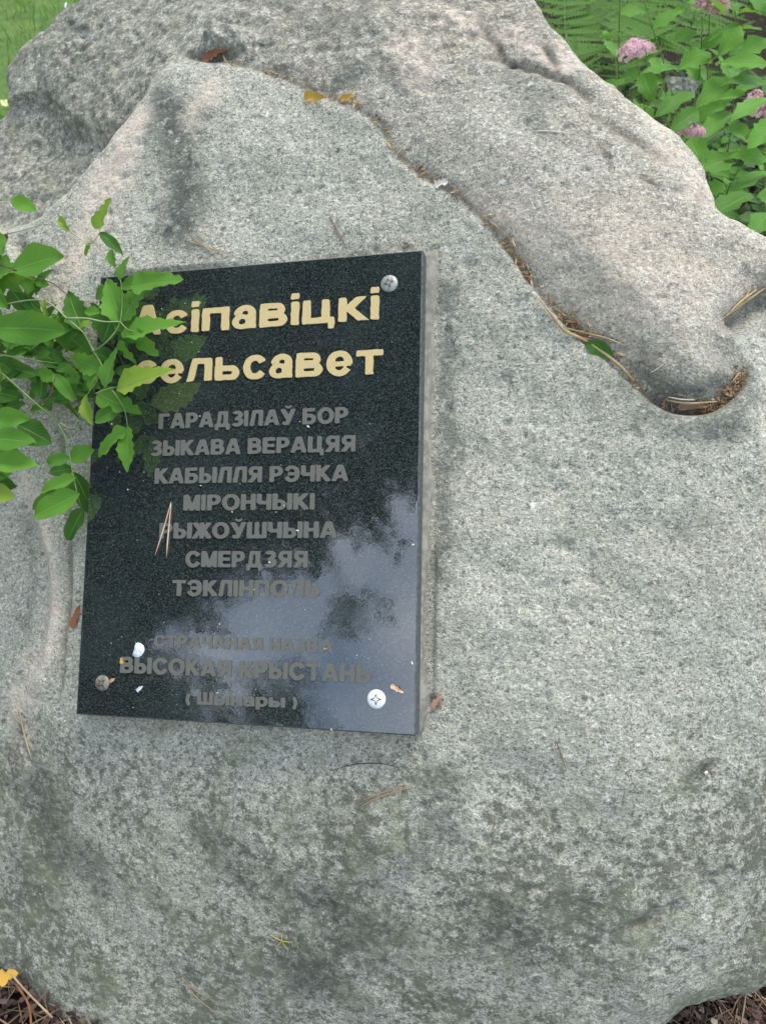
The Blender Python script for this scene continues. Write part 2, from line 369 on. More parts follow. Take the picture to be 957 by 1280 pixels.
# --- smaller cracks and scars: (points, depth, width)
CR = [([(600,18),(618,45),(630,64),(648,73),(672,82),(700,97),(722,112),(735,128)], .0055, .0045), ([(676,42),(684,58),(692,76)], .004, .003),
      ([(745,188),(757,205),(762,225)], .002, .0025), ([(800,228),(820,242)], .002, .0022), ([(735,150),(790,178),(830,205)], .002, .004),
      ([(770,1212),(772,1198),(790,1188),(820,1180),(850,1163)], .006, .0045), ([(885,1105),(905,1130),(925,1120)], .0022, .0025),
      ([(885,975),(893,965)], .004, .003), ([(228,58),(248,66),(275,67),(298,62)], .0065, .0045), ([(300,20),(260,18),(235,40)], .003, .006),
      ([(190,95),(170,140),(130,170),(90,180)], .002, .006), ([(80,172),(95,176)], .004, .003), ([(538,868),(541,885)], .006, .004),
      ([(700,1195),(735,1170),(760,1150),(800,1120)], .002, .008), ([(640,1090),(700,1075),(760,1085),(820,1110)], .002, .012),
      ([(410,130),(420,110),(455,95),(480,60)], .003, .006), ([(0,290),(6,300)], .018, .008),
      ([(70,545),(76,620),(82,700),(80,770),(74,840),(64,880)], .0045, .0035), ([(45,700),(52,740),(46,800),(20,850),(0,880)], .0045, .010),
      ([(15,640),(35,690),(40,720)], .003, .006), ([(330,1190),(380,1160),(430,1130),(470,1135)], .0025, .010), ([(390,900),(420,1050),(400,1100)], .0015, .02)]
crack = np.zeros_like(U)
for pts, dep, wd in CR:
    q = smooth_poly(uvs(pts), 4, closed=False) if len(pts) > 2 else uvs(pts)
    d, _, _, t, _ = pdist(U + .0012*fbm2(U*160, V*160, 5, 2), V + .0012*fbm2(U*160, V*160, 6, 2), q)
    g = np.exp(-(d/wd)**2)*(.6+.4*np.sin(np.clip(t, 0, 1)*np.pi)); Hh = Hh - dep*g
    if wd < .006: crack = np.maximum(crack, g)
# raised quartz vein on the left
VEIN = smooth_poly(uvs([(22,600,-.01),(45,650,-.01),(60,700,-.01),(66,760,-.01),(60,820,-.01),(40,870,-.02),(15,905,-.02)]), 4, closed=False)
dV, _, _, tV, _ = pdist(U, V, VEIN); Hh += .0065*np.exp(-(dV/.007)**2)*np.sin(np.clip(tV, 0, 1)*np.pi)
BUL = uvs([(265,38), (288,42)], 0); dB, *_ = pdist(U, V, BUL); Hh += (.011+.004*fbm2(U*90, V*90, 61, 3))*np.exp(-(dB/.015)**3)
# --- relief noise: coarse above, finer on the front
pu = lambda x, y, h=0.: np.array(px(x, y, h))
upper = inL | inR
rough = sm(sgn, -.01, .03)*inR + inL*(1-sm(dG, 0, .05)*0)*sm(V, px(500, 190)[1], px(450, 60)[1])
rough = np.clip(rough, 0, 1)
plq = inside(U, V, [(-.012, -.012), (.312, -.012), (.312, .405), (-.012, .405)])
dP, *_ = pdist(U, V, [(0, 0), (.3, 0), (.3, .393), (0, .393)], closed=True); kP = np.where(plq, 0, sm(dP, 0, .05))
Hh += fbm2(U*9, V*9, 1, 3)*.0045*kP + fbm2(U*32, V*32, 2, 3)*(.0014+.0010*rough)*np.maximum(kP, .3*(~plq))
Hh += fbm2(U*110, V*110, 4, 3)*(.00045+.0006*rough)*(~plq)
Hh -= np.maximum(fbm2(U*45, V*70, 8, 3)-.45, 0)*.004*rough
Hh -= np.maximum(fbm2(U*150, V*150, 51, 2)-.65, 0)*.0022*(~plq)
Hh -= np.maximum(fbm2(U*60, V*60, 52, 3)-.85, 0)*.005*(~plq)
Hh = np.where(plq, np.minimum(Hh, -.0002), Hh)
# --- round off to the outline, then a wall running down into the soil behind it
def pre(u, v):
    i = int(np.clip(np.searchsorted(ua, u)-1, 0, len(ua)-2)); j = int(np.clip(np.searchsorted(va, v)-1, 0, len(va)-2)); return float(Hh[j, i])
def rim(x, y):
    h = -.05
    for _ in range(12): h = .5*h + .5*(min(pre(*px(x, y, h)), .01) - .012)
    return (x, y, h)
OUTU = make_outline([rim(x, y) if -60 < x < 1010 and -60 < y < 1300 else (x, y, h) for x, y, h in OUT])
dO, nu, nv, tO, idO = pdist(U, V, OUTU, closed=True); inO = inside(U, V, OUTU)
rad = .020 + .03*sm(V, .1, -.25)
x_ = np.clip(1-dO/rad, 0, 1); Hh -= np.where(inO, rad*.75*(1-np.sqrt(np.clip(1-x_*x_, 0, 1))), rad*.75)
und = np.where(inO, 0, dO); cen = np.array([.18, .25])
du, dv = cen[0]-nu, cen[1]-nv; L_ = np.sqrt(du*du+dv*dv)
PU = np.where(inO, U, nu + du/L_*und*.22 + .012*fbm2(U*14, V*14, 12, 3)*sm(und, 0, .05))
PV = np.where(inO, V, nv + dv/L_*und*.22 + .012*fbm2(U*14, V*14, 13, 3)*sm(und, 0, .05))
PH = np.where(inO, Hh, np.minimum(Hh, 0) - und*5.5); PH = np.maximum(PH, -1.3)
me = bpy.data.meshes.new('boulder'); ny, nx = U.shape; nvv = nx*ny
idx = np.arange(nvv).reshape(ny, nx)
quads = np.stack([idx[:-1, :-1], idx[:-1, 1:], idx[1:, 1:], idx[1:, :-1]], -1).reshape(-1, 4)
far = (~inO & (dO > .32)).ravel(); quads = quads[~far[quads].any(1)]
used = np.zeros(nvv, bool); used[quads.ravel()] = True; remap = np.cumsum(used)-1; quads = remap[quads]
co_ = np.stack([PU.ravel(), PV.ravel(), PH.ravel()], 1)[used]
me.vertices.add(len(co_)); me.vertices.foreach_set('co', co_.astype(np.float32).ravel())
me.loops.add(quads.size); me.loops.foreach_set('vertex_index', quads.astype(np.int32).ravel())
me.polygons.add(len(quads)); me.polygons.foreach_set('loop_start', np.arange(0, quads.size, 4, dtype=np.int32))
me.polygons.foreach_set('use_smooth', np.ones(len(quads), bool)); me.update(calc_edges=True)
def blob(pts, wd, h=0., power=1.):
    d, *_ = pdist(U + .010*fbm2(U*30, V*30, 31, 3), V + .010*fbm2(U*30, V*30, 32, 3), uvs(pts, h)); return np.exp(-(d/wd)**2)
pink = np.maximum.reduce([blob([(168,160),(150,190),(125,225),(108,280)], .021), .85*blob([(262,112),(245,140)], .014), .7*blob([(110,300),(70,350),(60,400)], .012),
                          .75*np.exp(-(dV/.010)**2), .8*blob([(560,5),(650,30),(700,70)], .014), .55*blob([(500,60),(530,100)], .018), .6*blob([(30,830),(5,890),(0,960)], .014),
                          .5*blob([(820,150),(870,220),(880,260)], .012), .35*inL*blob([(600,300),(740,340),(840,380)], .06)])
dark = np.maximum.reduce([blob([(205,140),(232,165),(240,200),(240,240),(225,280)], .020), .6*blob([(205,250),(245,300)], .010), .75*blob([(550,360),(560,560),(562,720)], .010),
                          .55*blob([(560,980),(540,1050),(500,1080)], .018), .75*blob([(390,1150),(460,1180),(350,1250)], .03), .65*blob([(15,950),(40,1060),(80,1110)], .028), .6*blob([(240,1040),(300,1120)], .014), .55*blob([(620,1180),(680,1230)], .02), .8*blob([(884,975),(892,962)], .006), .6*blob([(940,1020),(950,1010)], .006),
                          .5*blob([(370,10),(420,15)], .02), .45*blob([(400,1020),(420,1060)], .01), .5*blob([(630,90),(690,160)], .012), .45*blob([(10,640),(10,780)], .012),
                          .9*blob([(800,482),(850,492),(910,478)], .013), .65*blob([(770,480),(830,525),(900,530),(945,500),(948,460)], .011), .5*blob([(905,455),(925,430),(915,410)], .012)])  # shade under and around the lobe tip, painted into the mask
tone = np.where(inL, .85*sm(dG, 0, .01), .12)*1. ; tone = np.where(inR & ~inL, .35, tone); tone = np.where(inL, .35+.5*sm(U, px(230, 0)[0], px(420, 0)[0])*sm(dG, 0, .01), tone)
lich = sm(V, px(500, 820)[1], px(500, 1080)[1])*.95 + .4*inR + .25*sm(U, px(120, 600)[0], px(20, 600)[0])
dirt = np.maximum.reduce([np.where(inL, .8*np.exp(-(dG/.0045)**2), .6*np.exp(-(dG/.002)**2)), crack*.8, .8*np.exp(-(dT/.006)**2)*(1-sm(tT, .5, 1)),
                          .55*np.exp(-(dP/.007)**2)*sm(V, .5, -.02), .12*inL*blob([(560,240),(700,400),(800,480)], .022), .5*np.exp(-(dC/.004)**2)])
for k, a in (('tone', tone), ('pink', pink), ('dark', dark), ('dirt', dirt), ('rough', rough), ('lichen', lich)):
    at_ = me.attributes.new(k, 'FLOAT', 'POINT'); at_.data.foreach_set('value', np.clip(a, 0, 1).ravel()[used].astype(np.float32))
GRAN = granite_material()
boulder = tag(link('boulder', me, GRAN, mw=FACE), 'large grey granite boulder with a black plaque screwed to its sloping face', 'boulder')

def surf(u, v):                                              # rock height at (u, v)
    i = int(np.clip(np.searchsorted(ua, u)-1, 0, nx-2)); j = int(np.clip(np.searchsorted(va, v)-1, 0, ny-2))
    a = min(max((u-ua[i])/(ua[i+1]-ua[i]), 0), 1); b = min(max((v-va[j])/(va[j+1]-va[j]), 0), 1)
    return float((Hh[j, i]*(1-a)+Hh[j, i+1]*a)*(1-b)+(Hh[j+1, i]*(1-a)+Hh[j+1, i+1]*a)*b)
def on(x, y, up=0.):                                         # photo pixel -> point on the rock, face coordinates
    h = 0.
    for _ in range(6): u, v = px(x, y, h); h = surf(u, v)+up
    return Vector((u, v, h))
#PART2
# ------------------------------------------------------------------ plaque
def lam(m): return m
BLACK, nt, bs = mat('polished_black_granite'); co = objco(nt, (.7, 1, 1))
c = mixc(nt, ramp(nt, noise(nt, co, 900, 2, .6), .45, .62), (.010, .014, .014), (.040, .050, .048))
c = mixc(nt, ramp(nt, noise(nt, co, 800, 3, .65), .51, .66, 0, .65), c, (.095, .115, .105))
c = mixc(nt, ramp(nt, noise(nt, objco(nt), 14, 4, .6), .45, .7, 0, .25), c, (.055, .070, .068))
nt.links.new(c, bs.inputs['Base Color'])
nt.links.new(ramp(nt, noise(nt, objco(nt), 40, 4, .6), .3, .7, .02, .06), bs.inputs['Roughness'])
bs.inputs['Specular IOR Level'].default_value = 1.0; bs.inputs['IOR'].default_value = 1.88
bump(nt, bs, noise(nt, objco(nt), 300, 2), .03, .0005)
EDGE = plain('sawn_black_granite_edge', (.06, .07, .07), (.12, .13, .125), 300, .7)
MORT = plain('weathered_mortar', (.20, .195, .16), (.31, .30, .25), 120, .9, .2, .4)
GOLD = plain('gold_lettering_paint', (.42, .28, .09), (.84, .70, .37), 110, .6, .3, .5)
GREY = plain('worn_grey_lettering_paint', (.100, .100, .085), (.200, .195, .165), 330, .75, .25, .5)
STEEL = plain('dull_zinc_steel', (.26, .27, .24), (.42, .42, .37), 400, .55, .5, .2); STEEL.node_tree.nodes['Principled BSDF'].inputs['Metallic'].default_value = .55
WHITE = plain('white_plastic_cap', (.80, .81, .78), (.86, .86, .82), 300, .5)
DARKM = plain('dark_recess', (.02, .02, .018), (.05, .05, .04), 300, .8)
PW, PH_ = .300, .3927
plaque = empty('memorial_plaque', FACE.copy(), 'polished black granite plaque with gold and grey Cyrillic lettering, screwed to the boulder', 'plaque')
m_ = MB(); t0, t1, b_ = 0., PT, .0011
v = []
for z, e in ((t0, 0), (t1-b_, 0), (t1, b_)):
    v += [(e, e, z), (PW-e, e, z), (PW-e, PH_-e, z), (e, PH_-e, z)]
f = [(3, 2, 1, 0)] + [(i+4*k, (i+1) % 4+4*k, (i+1) % 4+4*k+4, i+4*k+4) for k in (0, 1) for i in range(4)] + [(8, 9, 10, 11)]
me = mesh('slab', v, f, False); me.materials.append(BLACK); me.materials.append(EDGE)
for p in me.polygons[:9]: p.material_index = 1
link('slab', me, None, plaque)
# mortar bed squeezed out round the slab
m_ = MB(); nn = 160; ring = []
per = [(PW*t, 0) for t in np.linspace(0, 1, 40, endpoint=False)] + [(PW, PH_*t) for t in np.linspace(0, 1, 50, endpoint=False)] + \
      [(PW*(1-t), PH_) for t in np.linspace(0, 1, 40, endpoint=False)] + [(0, PH_*(1-t)) for t in np.linspace(0, 1, 50, endpoint=False)]
vs = []
for i, (a, b) in enumerate(per):
    dx, dy = (a-PW/2)/PW*2, (b-PH_/2)/PH_*2
    ex, ey = (math.copysign(1, dx) if abs(dx) > .97 else 0), (math.copysign(1, dy) if abs(dy) > .97 else 0)
    wdt = .0035 + .0020*float(fbm2(np.array([a*30+9]), np.array([b*30+4]), 14, 2)[0])
    if ex > 0 and b > PH_*.35: wdt += .0025
    if ey < 0: wdt -= .002
    if ex < 0: wdt -= .0015
    wdt = max(wdt, .0004)
    for (q, z) in ((-.003, .0072), (.25, .0068), (.75, .0045), (1.35, -.006)):
        g = q if q < 0 else 0; o_ = q*wdt if q > 0 else q
        vs.append((a+ex*o_, b+ey*o_, z))
k = len(per)
me = mesh('mortar_bed', vs, [(i*4+j, ((i+1) % k)*4+j, ((i+1) % k)*4+j+1, i*4+j+1) for i in range(k) for j in range(3)][::1]); link('mortar_bed', me, MORT, plaque)

# ---- lettering: every glyph is a union of strokes, traced on a fine grid
W_, T_ = .215, .175
def Rc(x0, y0, x1, y1): return lambda x, y: np.minimum(np.minimum(x-x0, x1-x), np.minimum(y-y0, y1-y))
def Ln(x0, y0, x1, y1, w=W_, cut=None):
    dx, dy = x1-x0, y1-y0; L = math.hypot(dx, dy); dx /= L; dy /= L
    def g(x, y):
        s = (x-x0)*dx+(y-y0)*dy; t = (x-x0)*-dy+(y-y0)*dx
        f = np.minimum(w/2-abs(t), np.minimum(s+.12, L-s+.12))
        return np.minimum(f, np.minimum(y-min(y0, y1), max(y0, y1)-y))
    return g
def Rg(cx, cy, rx, ry, w=W_, t=T_, lo=None, hi=None):         # ring; the angles lo..hi (degrees) are left out
    def g(x, y):
        ro = np.hypot((x-cx)/rx, (y-cy)/ry); ri = np.hypot((x-cx)/(rx-w), (y-cy)/(ry-t))
        f = np.minimum((1-ro)*min(rx, ry), (ri-1)*(min(rx, ry)-t))
        if lo is not None:
            a = np.degrees(np.arctan2(y-cy, x-cx)); mid, hw = (lo+hi)/2, (hi-lo)/2
            da = abs((a-mid+180) % 360-180); f = np.minimum(f, np.radians(da-hw)*min(rx, ry))
        return f
    return g
def Dd(x1, y0, y1, x0=0.):                                    # a closed bowl on a stem
    ry = (y1-y0)/2; cy = (y0+y1)/2; rx = min(ry, x1-x0-.1); cx = x1-rx
    def half(x, y, e, ex):
        el = (1-np.hypot((x-cx)/(rx-ex), (y-cy)/(ry-e)))*(ry-e); box = np.minimum(np.minimum(x-x0-ex, cx-x), (ry-e)-abs(y-cy))
        return np.maximum(np.where(x > cx, el, -1), np.where(x <= cx, np.minimum(x-x0-ex, (ry-e)-abs(y-cy)), -1))
    return lambda x, y: np.minimum(half(x, y, 0, 0), -half(x, y, T_*.95, W_))
def mir(fs, w): return [(lambda g: lambda x, y: g(w-x, y))(g) for g in fs]
def glyph(ch):
    H = 1.; low = ch.islower(); c = ch.upper() if low and ch in 'пвцкльтныш' else ch
    if low and c != ch: H = .74
    T = T_; S = Rc(0, 0, W_, H)
    if c == 'Г': return [S, Rc(0, H-T, .62, H)], .64
    if c == 'П': return [S, Rc(.56, 0, .56+W_, H), Rc(0, H-T, .7, H)], .56+W_
    if c == 'Н': return [S, Rc(.54, 0, .54+W_, H), Rc(0, H/2-T/2, .6, H/2+T/2)], .54+W_
    if c == 'Т': return [Rc(0, H-T, .74, H), Rc(.37-W_/2, 0, .37+W_/2, H)], .74
    if c == 'І': return [S], W_
    if c == 'і': return [Rc(0, 0, W_, .74), Rc(0, .83, W_, 1.01)], W_
    if c == 'Р': return [S, Dd(.70, .36, 1)], .72
    if c == 'Б': return [S, Rc(0, 1-T, .66, 1), Dd(.74, 0, .63)], .75
    if c == 'В': return [S, Dd(.70, H*.45, H), Dd(.76, 0, H*.58)], .77
    if c == 'Ь': return [S, Dd(.74, 0, H*.62)], .75
    if c == 'Ы': return [S, Dd(.68, 0, H*.62), Rc(.78, 0, .78+W_, H)], .78+W_
    if c == 'Я': return mir([S, Dd(.74, .40, 1), Ln(.34, .42, .66, 0)], .78), .78
    if c == 'К': return [S, Ln(.18, H*.42, .62, H, W_*.95), Ln(.28, H*.56, .66, 0, W_*.98)], .76
    if c == 'А': return [Ln(.11, 0, .40, 1, .2), Ln(.76, 0, .47, 1, .2), Rc(.2, .2, .66, .2+T*.9)], .87
    if c == 'Л': return [Ln(.12, 0, .27, H, .2), Rc(.56, 0, .56+W_, H), Rc(.2, H-T, .7, H)], .56+W_
    if c == 'Д': return [Ln(.20, .04, .30, 1, .18), Rc(.54, 0, .54+W_, 1), Rc(.22, 1-T, .7, 1), Rc(.02, 0, .88, T), Rc(.02, -.2, .19, T), Rc(.71, -.2, .88, T)], .9
    if c == 'З': return [Rg(.33, .735, .32, .275, lo=150, hi=268), Rg(.34, .29, .35, .30, lo=92, hi=210), Rc(.22, .42, .42, .42+T*.85)], .69
    if c == 'С': return [Rg(.44, .5, .44, .52, lo=-36, hi=36)], .84
    if c == 'О': return [Rg(.46, .5, .46, .52)], .92
    if c == 'Э': return mir([Rg(.44, .5, .44, .52, lo=-36, hi=36), Rc(.1, .42, .62, .58)], .84), .84
    if c == 'Е': return [S, Rc(0, 0, .68, T), Rc(0, .42, .64, .42+T*.95), Rc(0, 1-T, .67, 1)], .70
    if c == 'Ц': return [S, Rc(.52, 0, .52+W_, H), Rc(0, 0, .86, T), Rc(.70, -.19, .86, T)], .87
    if c == 'Ш': return [S, Rc(.42, 0, .42+W_*.9, H), Rc(.82, 0, .82+W_, H), Rc(0, 0, 1., T)], .82+W_
    if c == 'Ч': return [Rc(.52, 0, .52+W_, 1), Rc(0, .5, W_, 1), Rc(.12, .36, .6, .36+T), Rg(.24, .56, .24, .2, lo=-5, hi=178)], .52+W_
    if c == 'М': return [S, Rc(.68, 0, .68+W_, 1), Ln(.13, 1, .45, .0, .2), Ln(.77, 1, .45, .0, .2)], .68+W_
    if c == 'Ж': return [Rc(.5-W_*.45, 0, .5+W_*.45, 1), Ln(.08, 0, .42, .55), Ln(.92, 0, .58, .55), Ln(.10, 1, .46, .45), Ln(.90, 1, .54, .45)], 1.
    if c in 'УЎ':
        g = [Ln(.10, 1, .44, .34), Ln(.72, 1, .36, 0), Rc(.12, 0, .40, T)]
        if c == 'Ў': g.append(Rg(.42, 1.24, .19, .17, .09, .1, lo=0, hi=180))
        return g, .82
    if c == 'с': return [Rg(.36, .37, .36, .39, lo=-36, hi=36)], .69
    if c == 'е': return [Rg(.37, .37, .37, .39, lo=-33, hi=-1), Rc(.12, .29, .70, .29+.14)], .74
    if c == 'р': return [Rc(0, -.26, W_, .74), Rg(.37, .37, .37, .39)], .74
    if c == 'а': return [Rc(.44, 0, .44+W_, .50), Rg(.36, .46, .31, .30, lo=182, hi=359), Rg(.28, .22, .28, .235, W_*.85, T_*.8), Rc(.40, .0, .67, .12)], .68
    if c == '(': return [Rg(.55, .35, .55, .75, .16, .16, lo=-128, hi=128)], .3
    if c == ')': return mir([Rg(.55, .35, .55, .75, .16, .16, lo=-128, hi=128)], .3), .3
    raise KeyError(ch)
GL = {}
def glyph_mesh(ch, n):
    """marching squares over the stroke field -> a thin raised inlay, cap height 1"""
    if (ch, n) in GL: return GL[ch, n]
    fs, wd = glyph(ch); hs = 1/n
    x = np.arange(-.1, wd+.12, hs); y = np.arange(-.34, 1.42 if ch == 'Ў' else 1.12, hs); X, Y = np.meshgrid(x, y)
    X2 = X + .010*fbm2(X*6, Y*6, ord(ch) % 99, 2); Y2 = Y + .010*fbm2(X*6+7, Y*6, ord(ch) % 97, 2)
    Fv = np.max([g(X2, Y2) for g in fs], 0) + (.022 if n < 20 else .003); Fv[0] = Fv[-1] = -1; Fv[:, 0] = Fv[:, -1] = -1
    V_ = []; F_ = []; key = {}; bd = []
    def vert(k, p):
        if k not in key: key[k] = len(V_); V_.append(p)
        return key[k]
    for j in range(len(y)-1):
        for i in range(len(x)-1):
            q = [(i, j), (i+1, j), (i+1, j+1), (i, j+1)]; s = [Fv[b, a] for a, b in q]
            if max(s) <= 0: continue
            poly = []; cut = []
            for k in range(4):
                a, b = q[k], q[(k+1) % 4]; sa, sb = s[k], s[(k+1) % 4]
                if sa > 0: poly.append(vert(a, (x[a[0]], y[a[1]])))
                if (sa > 0) != (sb > 0):
                    t = sa/(sa-sb); t = min(max(t, .02), .98)
                    kk = vert(tuple(sorted((a, b))), (x[a[0]]+(x[b[0]]-x[a[0]])*t, y[a[1]]+(y[b[1]]-y[a[1]])*t)); poly.append(kk); cut.append(kk)
            if len(poly) > 2: F_.append(tuple(poly))
            if len(cut) == 2: bd.append(tuple(cut))
    n0 = len(V_); top = [(a, b, 1) for a, b in V_]; bot = [(a, b, 0) for a, b in V_]
    sides = []
    for a, b in bd: sides.append((a, b, b+n0, a+n0))
    me = mesh('letter', top+bot, F_+sides, False)
    GL[ch, n] = (me, wd); return GL[ch, n]
LINES = [("Асіпавіцкі", 166, 420.5, 473.5, 399, .0275, GOLD, 24), ("сельсавет", 169, 480, 478, 467, .0275, GOLD, 24),
         ("ГАРАДЗІЛАЎ БОР", 199, 536, 435, 528.5, .0131, GREY, 16), ("ЗЫКАВА ВЕРАЦЯЯ", 188.5, 570, 444, 564, .0131, GREY, 16),
         ("КАБЫЛЛЯ РЭЧКА", 194, 604.5, 435, 601, .0131, GREY, 16), ("МІРОНЧЫКІ", 230, 638, 393, 636.5, .0131, GREY, 16),
         ("РЫЖОЎШЧЫНА", 200, 673, 421, 672, .0131, GREY, 16), ("СМЕРДЗЯЯ", 232.5, 708.5, 384.5, 709, .0131, GREY, 16),
         ("ТЭКЛІНПОЛЬ", 216, 744.5, 400, 746, .0131, GREY, 16), ("СТРАЧАНАЯ НАЗВА", 193, 808.5, 416, 815.5, .0100, GREY, 14),
         ("ВЫСОКАЯ КРЫСТАНЬ", 151, 840.5, 463.5, 853, .0131, GREY, 16), ("( Шынары )", 233, 879.5, 371, 884.5, .0098, GREY, 14)]
for s, x0, y0, x1, y1, hgt, mt, n in LINES:
    a = Vector((*px(x0, y0, PT), 0)); b = Vector((*px(x1, y1, PT), 0)); L = (b-a).length; ux = (b-a).normalized()
    gap = .10; sp_ = .36; wid = 0
    for ch in s: wid += sp_ if ch == ' ' else glyph(ch)[1]+gap
    wid -= gap; k = L/(wid*hgt); cur = 0.
    ang = math.atan2(ux.y, ux.x)
    for ch in s:
        if ch == ' ': cur += sp_; continue
        me, gw_ = glyph_mesh(ch, n); p = a + ux*(cur*hgt*k)
        if len(me.materials) == 0: me.materials.append(mt)
        o = link('letter', me, None, plaque)
        o.matrix_local = Matrix.Translation((p.x, p.y, PT-.0003)) @ Matrix.Rotation(ang, 4, 'Z') @ Matrix.Diagonal((hgt*k, hgt, .0011, 1))
        cur += gw_+gap
# screws
def cap(name, x, y, r, material, ang, dome=.0022, lab=None):
    p = Vector((*px(x, y, PT+.001), PT)); m = MB(); v = [(0, 0, dome)]; f = []
    prof = [(.35, dome*.98), (.7, dome*.85), (.92, dome*.5), (1., .0004), (1., -.0005)]; n = 24
    for q, z in prof:
        for i in range(n): a = 2*math.pi*i/n; v.append((math.cos(a)*r*q, math.sin(a)*r*q, z))
    f += [(0, 1+i, 1+(i+1) % n) for i in range(n)]
    for k in range(len(prof)-1): f += [(1+k*n+i, 1+(k+1)*n+i, 1+(k+1)*n+(i+1) % n, 1+k*n+(i+1) % n) for i in range(n)]
    o = link(name, mesh(name, v, f), material, plaque); o.matrix_local = Matrix.Translation(p) @ Matrix.Rotation(ang, 4, 'Z')
    if lab: o['label'] = lab
    a_, b_ = r*.60, r*.17; z = dome+.0001     # cross recess, a dark star set in the head
    star = [(a_, 0), (b_, b_), (0, a_), (-b_, b_), (-a_, 0), (-b_, -b_), (0, -a_), (b_, -b_)]
    vv = [(0, 0, z-.0004)] + [(q[0], q[1], z) for q in star] + [(q[0]*1.1, q[1]*1.1, z-.0012) for q in star]
    ff = [(0, 1+i, 1+(i+1) % 8) for i in range(8)] + [(9+i, 9+(i+1) % 8, 1+(i+1) % 8, 1+i) for i in range(8)]
    link('cross_slot', mesh('cross_slot', vv, ff, False), DARKM, o)
cap('screw', 486, 354, .0073, STEEL, .3); cap('screw', 127.5, 854, .0069, plain('rusty_dark_steel', (.12, .10, .075), (.24, .22, .18), 260, .7), .75, lab='dull dark weathered screw head'); cap('screw', 470, 874, .0075, WHITE, .05, lab='white painted screw head')
cap('screw', 155, 380, .0072, STEEL, .5)

# ------------------------------------------------------------------ leaves
def leaf_mesh(kind, seed=0, nl=12, nw=5):
    """unit length along +Y, unit nominal width along X, face up +Z"""
    r_ = random.Random(seed); v = []; f = []; uv = []
    cup = r_.uniform(.10, .24); droop = r_.uniform(.06, .28); tw = r_.uniform(-.12, .12); bend = r_.uniform(-.10, .10)
    rag = [r_.uniform(.45, 1.) for _ in range(40)]
    for i in range(nl+1):
        t = i/nl
        if kind == 'oval': w = math.sin(math.pi*min(t*1.0, 1)**.85)**.72
        elif kind == 'pointed': w = (math.sin(math.pi*t**.72)**.95)*(1-.12*t)
        elif kind == 'ragged': w = math.sin(math.pi*min(t**.62, 1))**.55
        else: w = math.sin(math.pi*t**.8)**.85
        for j in range(nw):
            s = j/(nw-1)*2-1
            e = 1.
            if abs(s) == 1:
                if kind in ('pointed', 'toothed'): e = 1.08 if (i + (s > 0)) % 2 else .84
                elif kind == 'ragged': e = rag[i*2+(s > 0)] if t > .2 else 1.
                else: e = 1 + .03*math.sin(i*2.1+s)
            x = s*.5*w*e + bend*t*(1-t)*2
            z = abs(s)*.5*w*cup - droop*t*t*.6 + .05*math.sin(t*9+s*2+seed)*abs(s)*w + tw*s*t*.5
            v.append((x, t + (.02*abs(s) if 0 < t < 1 else 0), z)); uv.append((t, .5+s*.5))
    for i in range(nl):
        for j in range(nw-1):
            a = i*nw+j; f.append((a, a+1, a+nw+1, a+nw))
    me = mesh('leaf', v, f); ul = me.uv_layers.new(name='uv')
    for l in me.loops: ul.data[l.index].uv = uv[l.vertex_index]
    return me
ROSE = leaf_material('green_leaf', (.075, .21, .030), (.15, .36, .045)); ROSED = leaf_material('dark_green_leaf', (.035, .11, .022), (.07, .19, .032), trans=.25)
ROSEY = leaf_material('yellowish_leaf', (.17, .32, .035), (.26, .38, .05), (.35, .22, .06))
LM = {}
for k in ('oval', 'pointed', 'ragged', 'toothed'):
    for s_ in range(3):
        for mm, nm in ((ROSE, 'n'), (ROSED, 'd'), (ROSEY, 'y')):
            me = leaf_mesh(k, s_*13+len(k)); me.materials.append(mm); LM[k, s_, nm] = me
def frame(base, tip, nrm, width, length=None):
    y = tip-base; L = y.length; y.normalize(); z = (nrm - y*nrm.dot(y)).normalized(); x = y.cross(z)
    return Matrix(((x.x*width, y.x*L, z.x*L, base.x), (x.y*width, y.y*L, z.y*L, base.y), (x.z*width, y.z*L, z.z*L, base.z), (0, 0, 0, 1)))
PXM = .00069                                                  # metres per photo pixel on the face
STEM = plain('green_stem', (.10, .18, .05), (.20, .26, .09), 90, .6); STEMD = plain('brown_stem', (.06, .035, .025), (.12, .08, .05), 90, .7)
STEML = plain('pale_stem', (.30, .38, .16), (.36, .42, .20), 90, .6)
p0 = on(-70, 470)
shrub = empty('trailing_shrub', FACE @ Matrix.Translation(p0), 'leafy green shrub sprays hanging over the left edge of the boulder and plaque', 'shrub')
